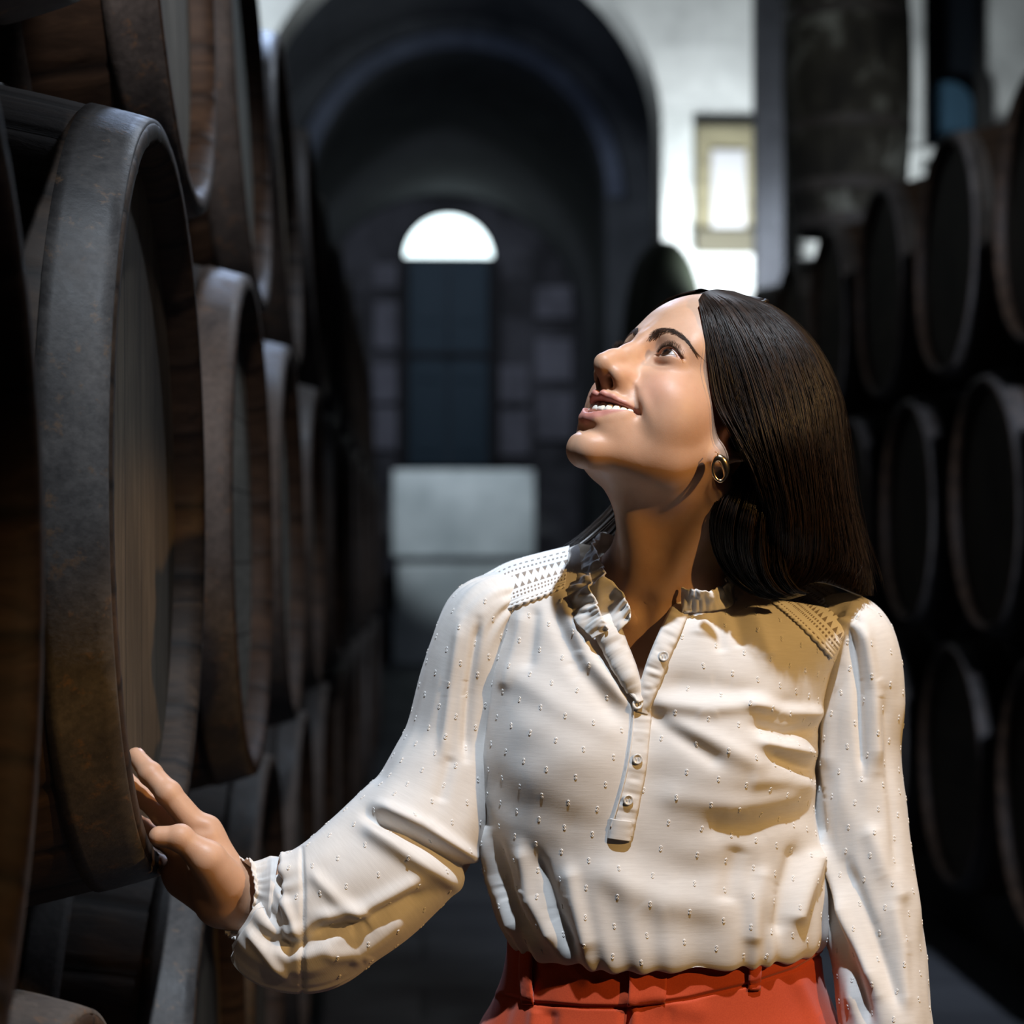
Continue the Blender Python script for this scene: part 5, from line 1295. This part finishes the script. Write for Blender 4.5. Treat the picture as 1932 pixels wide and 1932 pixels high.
# ---- hair
def make_hair():
    m = mat('hair', (0.022, 0.012, 0.008), 0.40, spec=0.5); t = NT(m)
    v_ = t.attr('sv'); c = t.ramp(v_, [(0.0, (0.007, 0.0045, 0.0035)), (0.6, (0.016, 0.0095, 0.0065)), (1.0, (0.042, 0.021, 0.012))])
    t.color(c); return m
HAIR = make_hair()
def gd(l): return np.array([at(*q) for q in l])
GUIDES = [
 gd([(1318, 566, 1.899), (1327, 620, 1.883), (1338, 690, 1.874), (1350, 760, 1.872), (1384, 822, 1.862), (1418, 890, 1.862), (1440, 970, 1.882), (1436, 1050, 1.908), (1400, 1102, 1.922)]),
 gd([(1328, 552, 1.908), (1360, 590, 1.884), (1394, 670, 1.864), (1422, 750, 1.854), (1446, 830, 1.848), (1468, 910, 1.858), (1480, 990, 1.876), (1472, 1070, 1.906), (1425, 1122, 1.922)]),
 gd([(1345, 547, 1.920), (1405, 580, 1.893), (1455, 650, 1.868), (1488, 740, 1.856), (1508, 830, 1.852), (1522, 915, 1.868), (1530, 1000, 1.888), (1522, 1070, 1.918), (1488, 1122, 1.935)]),
 gd([(1362, 547, 1.935), (1445, 583, 1.915), (1508, 650, 1.895), (1545, 740, 1.888), (1560, 835, 1.890), (1570, 925, 1.903), (1580, 1000, 1.918), (1584, 1060, 1.930), (1560, 1098, 1.940)]),
 gd([(1385, 550, 1.955), (1470, 588, 1.952), (1535, 655, 1.952), (1574, 745, 1.955), (1588, 840, 1.962), (1600, 930, 1.972), (1618, 1010, 1.982), (1636, 1080, 1.990), (1640, 1124, 1.992)]),
 gd([(1378, 549, 1.975), (1458, 580, 1.990), (1520, 650, 2.010), (1556, 745, 2.025), (1570, 840, 2.035), (1580, 930, 2.045), (1596, 1010, 2.050), (1612, 1080, 2.050), (1620, 1120, 2.050)]),
 gd([(1360, 548, 1.985), (1415, 575, 2.025), (1465, 650, 2.060), (1490, 745, 2.085), (1500, 840, 2.095), (1505, 930, 2.100), (1510, 1010, 2.100), (1515, 1070, 2.100), (1515, 1110, 2.100)]),
 gd([(1340, 548, 1.985), (1355, 572, 2.045), (1375, 650, 2.095), (1385, 745, 2.115), (1385, 840, 2.118), (1375, 930, 2.112), (1365, 1000, 2.110), (1355, 1040, 2.110), (1350, 1060, 2.110)]),
 gd([(1322, 545, 1.975), (1296, 562, 2.035), (1295, 650, 2.085), (1290, 745, 2.105), (1275, 840, 2.110), (1245, 920, 2.105), (1210, 980, 2.100), (1180, 1020, 2.090), (1160, 1044, 2.085)]),
 gd([(1312, 549, 1.955), (1254, 566, 1.985), (1218, 612, 2.020), (1236, 740, 2.075), (1222, 830, 2.085), (1190, 900, 2.082), (1150, 955, 2.078), (1100, 1004, 2.070), (1058, 1036, 2.060)])]
GA = np.array(GUIDES)                        # (guides, points, 3)
INNER = np.array([
 gd([(1404, 830, 1.900), (1400, 872, 1.896), (1376, 905, 1.890), (1352, 945, 1.890), (1341, 990, 1.900), (1350, 1045, 1.914), (1380, 1094, 1.918), (1424, 1124, 1.918)]),
 gd([(1430, 820, 1.895), (1425, 862, 1.895), (1400, 915, 1.885), (1382, 960, 1.880), (1374, 1010, 1.892), (1384, 1060, 1.906), (1412, 1104, 1.914), (1452, 1130, 1.918)]),
 gd([(1455, 820, 1.905), (1450, 860, 1.905), (1440, 920, 1.885), (1428, 975, 1.876), (1424, 1030, 1.888), (1432, 1080, 1.904), (1456, 1116, 1.913), (1490, 1128, 1.922)]),
 gd([(1480, 820, 1.925), (1480, 870, 1.925), (1482, 930, 1.905), (1480, 990, 1.895), (1480, 1040, 1.893), (1488, 1085, 1.897), (1510, 1112, 1.903), (1530, 1118, 1.915)])])
def strands(GG, n, M, spread, depth, seed, wav=0.0016, rad=0.00036, ubias=None, vmin=0.0, lens=(0.93, 1.0)):
    r_ = np.random.RandomState(seed); K = GG.shape[0]
    u = r_.rand(n) if ubias is None else ubias(r_, n)
    # locks: strands gather towards shared lines
    nl = max(8, n//45); lock = (np.floor(u*nl)+0.5)/nl; lr = r_.randn(nl+1, 4)
    li = np.minimum((u*nl).astype(int), nl)
    fine = catmull(GG, 160)                  # along guides index
    s = np.linspace(0, 1, M)
    end = lens[0]+(lens[1]-lens[0])*r_.rand(n); st = vmin+0.0*end
    vv_ = st[:, None]+(end-st)[:, None]*s[None]
    dense = catmull(np.swapaxes(fine, 0, 1), 200)   # (200 along, 160 across, 3)
    us = u[:, None]+(lock-u)[:, None]*(0.45*s[None])+0.012*lr[li, 0][:, None]*np.sin(s[None]*2.2)
    us = np.clip(us+spread*0.02*r_.randn(n)[:, None]*s[None], 0, 1)
    a = vv_*199; b = us*159; ai = np.minimum(a.astype(int), 198); bi = np.minimum(b.astype(int), 158); fa = (a-ai)[..., None]; fb = (b-bi)[..., None]
    P = (dense[ai, bi]*(1-fa)+dense[ai+1, bi]*fa)*(1-fb)+(dense[ai, bi+1]*(1-fa)+dense[ai+1, bi+1]*fa)*fb
    ax = np.array([at(1440, 0, 1.98)[0], 1.98, 0]); out = P-ax; out[..., 2] = 0; out /= np.linalg.norm(out, axis=-1, keepdims=True)+1e-9
    d = depth*r_.rand(n)**0.8; hgt = np.sin(np.clip(s*1.15, 0, 1)*np.pi*0.5)
    P = P-out*(d[:, None]*hgt[None])[..., None]
    P += out*(0.0022*lr[li, 1][:, None]*hgt[None])[..., None]
    ph = r_.rand(n, 3)*7+lr[li, :3]
    P += wav*np.stack([np.sin(s[None]*6+ph[:, :1])*s[None], np.sin(s[None]*5+ph[:, 1:2])*s[None], 0*s[None]+0*ph[:, :1]], -1)
    R_ = rad*(1-0.6*np.clip((s-0.8)/0.2, 0, 1))
    v_, f_ = strand_mesh(P, R_[None])
    sv = np.repeat(np.clip(0.45+0.25*lr[li, 3]*0.6+0.25*r_.randn(n), 0, 1), M*3)
    return v_, f_, sv
def mass(GG, inset, nu=120, nv=120):
    fine = catmull(GG, nu); D_ = catmull(np.swapaxes(fine, 0, 1), nv); P = np.swapaxes(D_, 0, 1).copy()
    ax = np.array([at(1440, 0, 1.98)[0], 1.98, 0]); out = P-ax; out[..., 2] = 0; out /= np.linalg.norm(out, axis=-1, keepdims=True)+1e-9
    s = np.linspace(0, 1, nv)[None, :, None]
    P = P-out*inset*np.clip(s*8, 0.7, 1)-np.array([0, 0, 0.004])*(1-np.clip(s*10, 0, 1))
    return P
hair = shell('hair', mass(GA, 0.011), HAIR, 0.003, attrs={'sv': np.full((120, 120), 0.25)})
inner = shell('hair_underlayer', mass(INNER, 0.008, 60, 80), HAIR, 0.005, attrs={'sv': np.full((60, 80), 0.1)})
inner.parent = hair; inner.matrix_parent_inverse = Matrix.Identity(4)
va, fa_, sa = strands(GA, 10500, 26, 1.0, 0.012, 5, ubias=lambda r, n: np.where(r.rand(n) < 0.70, r.rand(n)*0.50, r.rand(n)))
vb, fb_, sb = strands(INNER, 1700, 18, 1.0, 0.010, 8)
vc, fc_, sc_ = strands(GA, 160, 26, 3.0, -0.010, 9, wav=0.006, rad=0.00016, ubias=lambda r, n: r.rand(n)*0.55, lens=(0.80, 1.05) if False else (0.80, 1.0))
hs = mesh_obj('hair_strands', np.concatenate([va, vb, vc]), np.concatenate([fa_, fb_+len(va), fc_+len(va)+len(vb)]), HAIR, None, True, {'sv': np.concatenate([sa, sb, sc_])})
hs.parent = hair; hs.matrix_parent_inverse = Matrix.Identity(4)

# ---- earring: polished oval link
GOLD = mat('earring_gold', (0.95, 0.74, 0.48), 0.24, metal=1.0)
g = Geo(); a = np.linspace(0, 2*np.pi, 48, endpoint=False)
ec_ = at(1357, 886, 1.858); U_ = np.array([0.96, 0.18, 0.2]); U_ /= np.linalg.norm(U_); W_ = np.array([0.22, -0.10, 0.97]); W_ -= U_*(U_@W_); W_ /= np.linalg.norm(W_); Nn_ = np.cross(U_, W_)
vs = []
for t in a:
    c = ec_+U_*0.0056*math.cos(t)+W_*0.0105*math.sin(t)+Nn_*0.002*math.cos(t); rr = 0.0016+0.0026*max(0.0, math.cos(t-0.75))**0.8
    o_ = U_*math.cos(t)+W_*math.sin(t)
    vs += [c+rr*(math.cos(q)*o_+math.sin(q)*Nn_) for q in np.linspace(0, 2*np.pi, 14, endpoint=False)]
g.add(np.array(vs), grid_faces(48, 14, True, True)); g.obj('earring', GOLD, person)
g = Geo(); g.tube([ec_+W_*0.0118, ec_+W_*0.0155+Nn_*0.003, ec_+W_*0.016-Nn_*0.004], 0.0006, 6); g.obj('earring_hook', GOLD, person)
# ---- shoes
SHOE = mat('shoe_leather', (0.03, 0.022, 0.018), 0.4)
for sx in (-1, 1):
    c = at(1246, 2160, YB); cx = c[0]+sx*0.11; g = Geo(); pr = []
    for t in np.linspace(0, 1, 20):
        y = YB+0.06-0.25*t; wd = 0.040*(0.75+0.35*math.sin(math.pi*min(1, t*0.9+0.08)))*(1 if t < .9 else (1-t)/.1*.6+.4); ht = 0.075*(1-t)**0.8+0.028
        for q in np.linspace(0, 2*np.pi, 20, endpoint=False): pr.append([cx+wd*math.cos(q), y, max(0.001, ht*0.5+ht*0.5*math.sin(q))])
    g.add(pr, grid_faces(20, 20, False, True).tolist()+[list(range(20)), list(range(380, 400))[::-1]]); g.obj('shoe', SHOE, person)
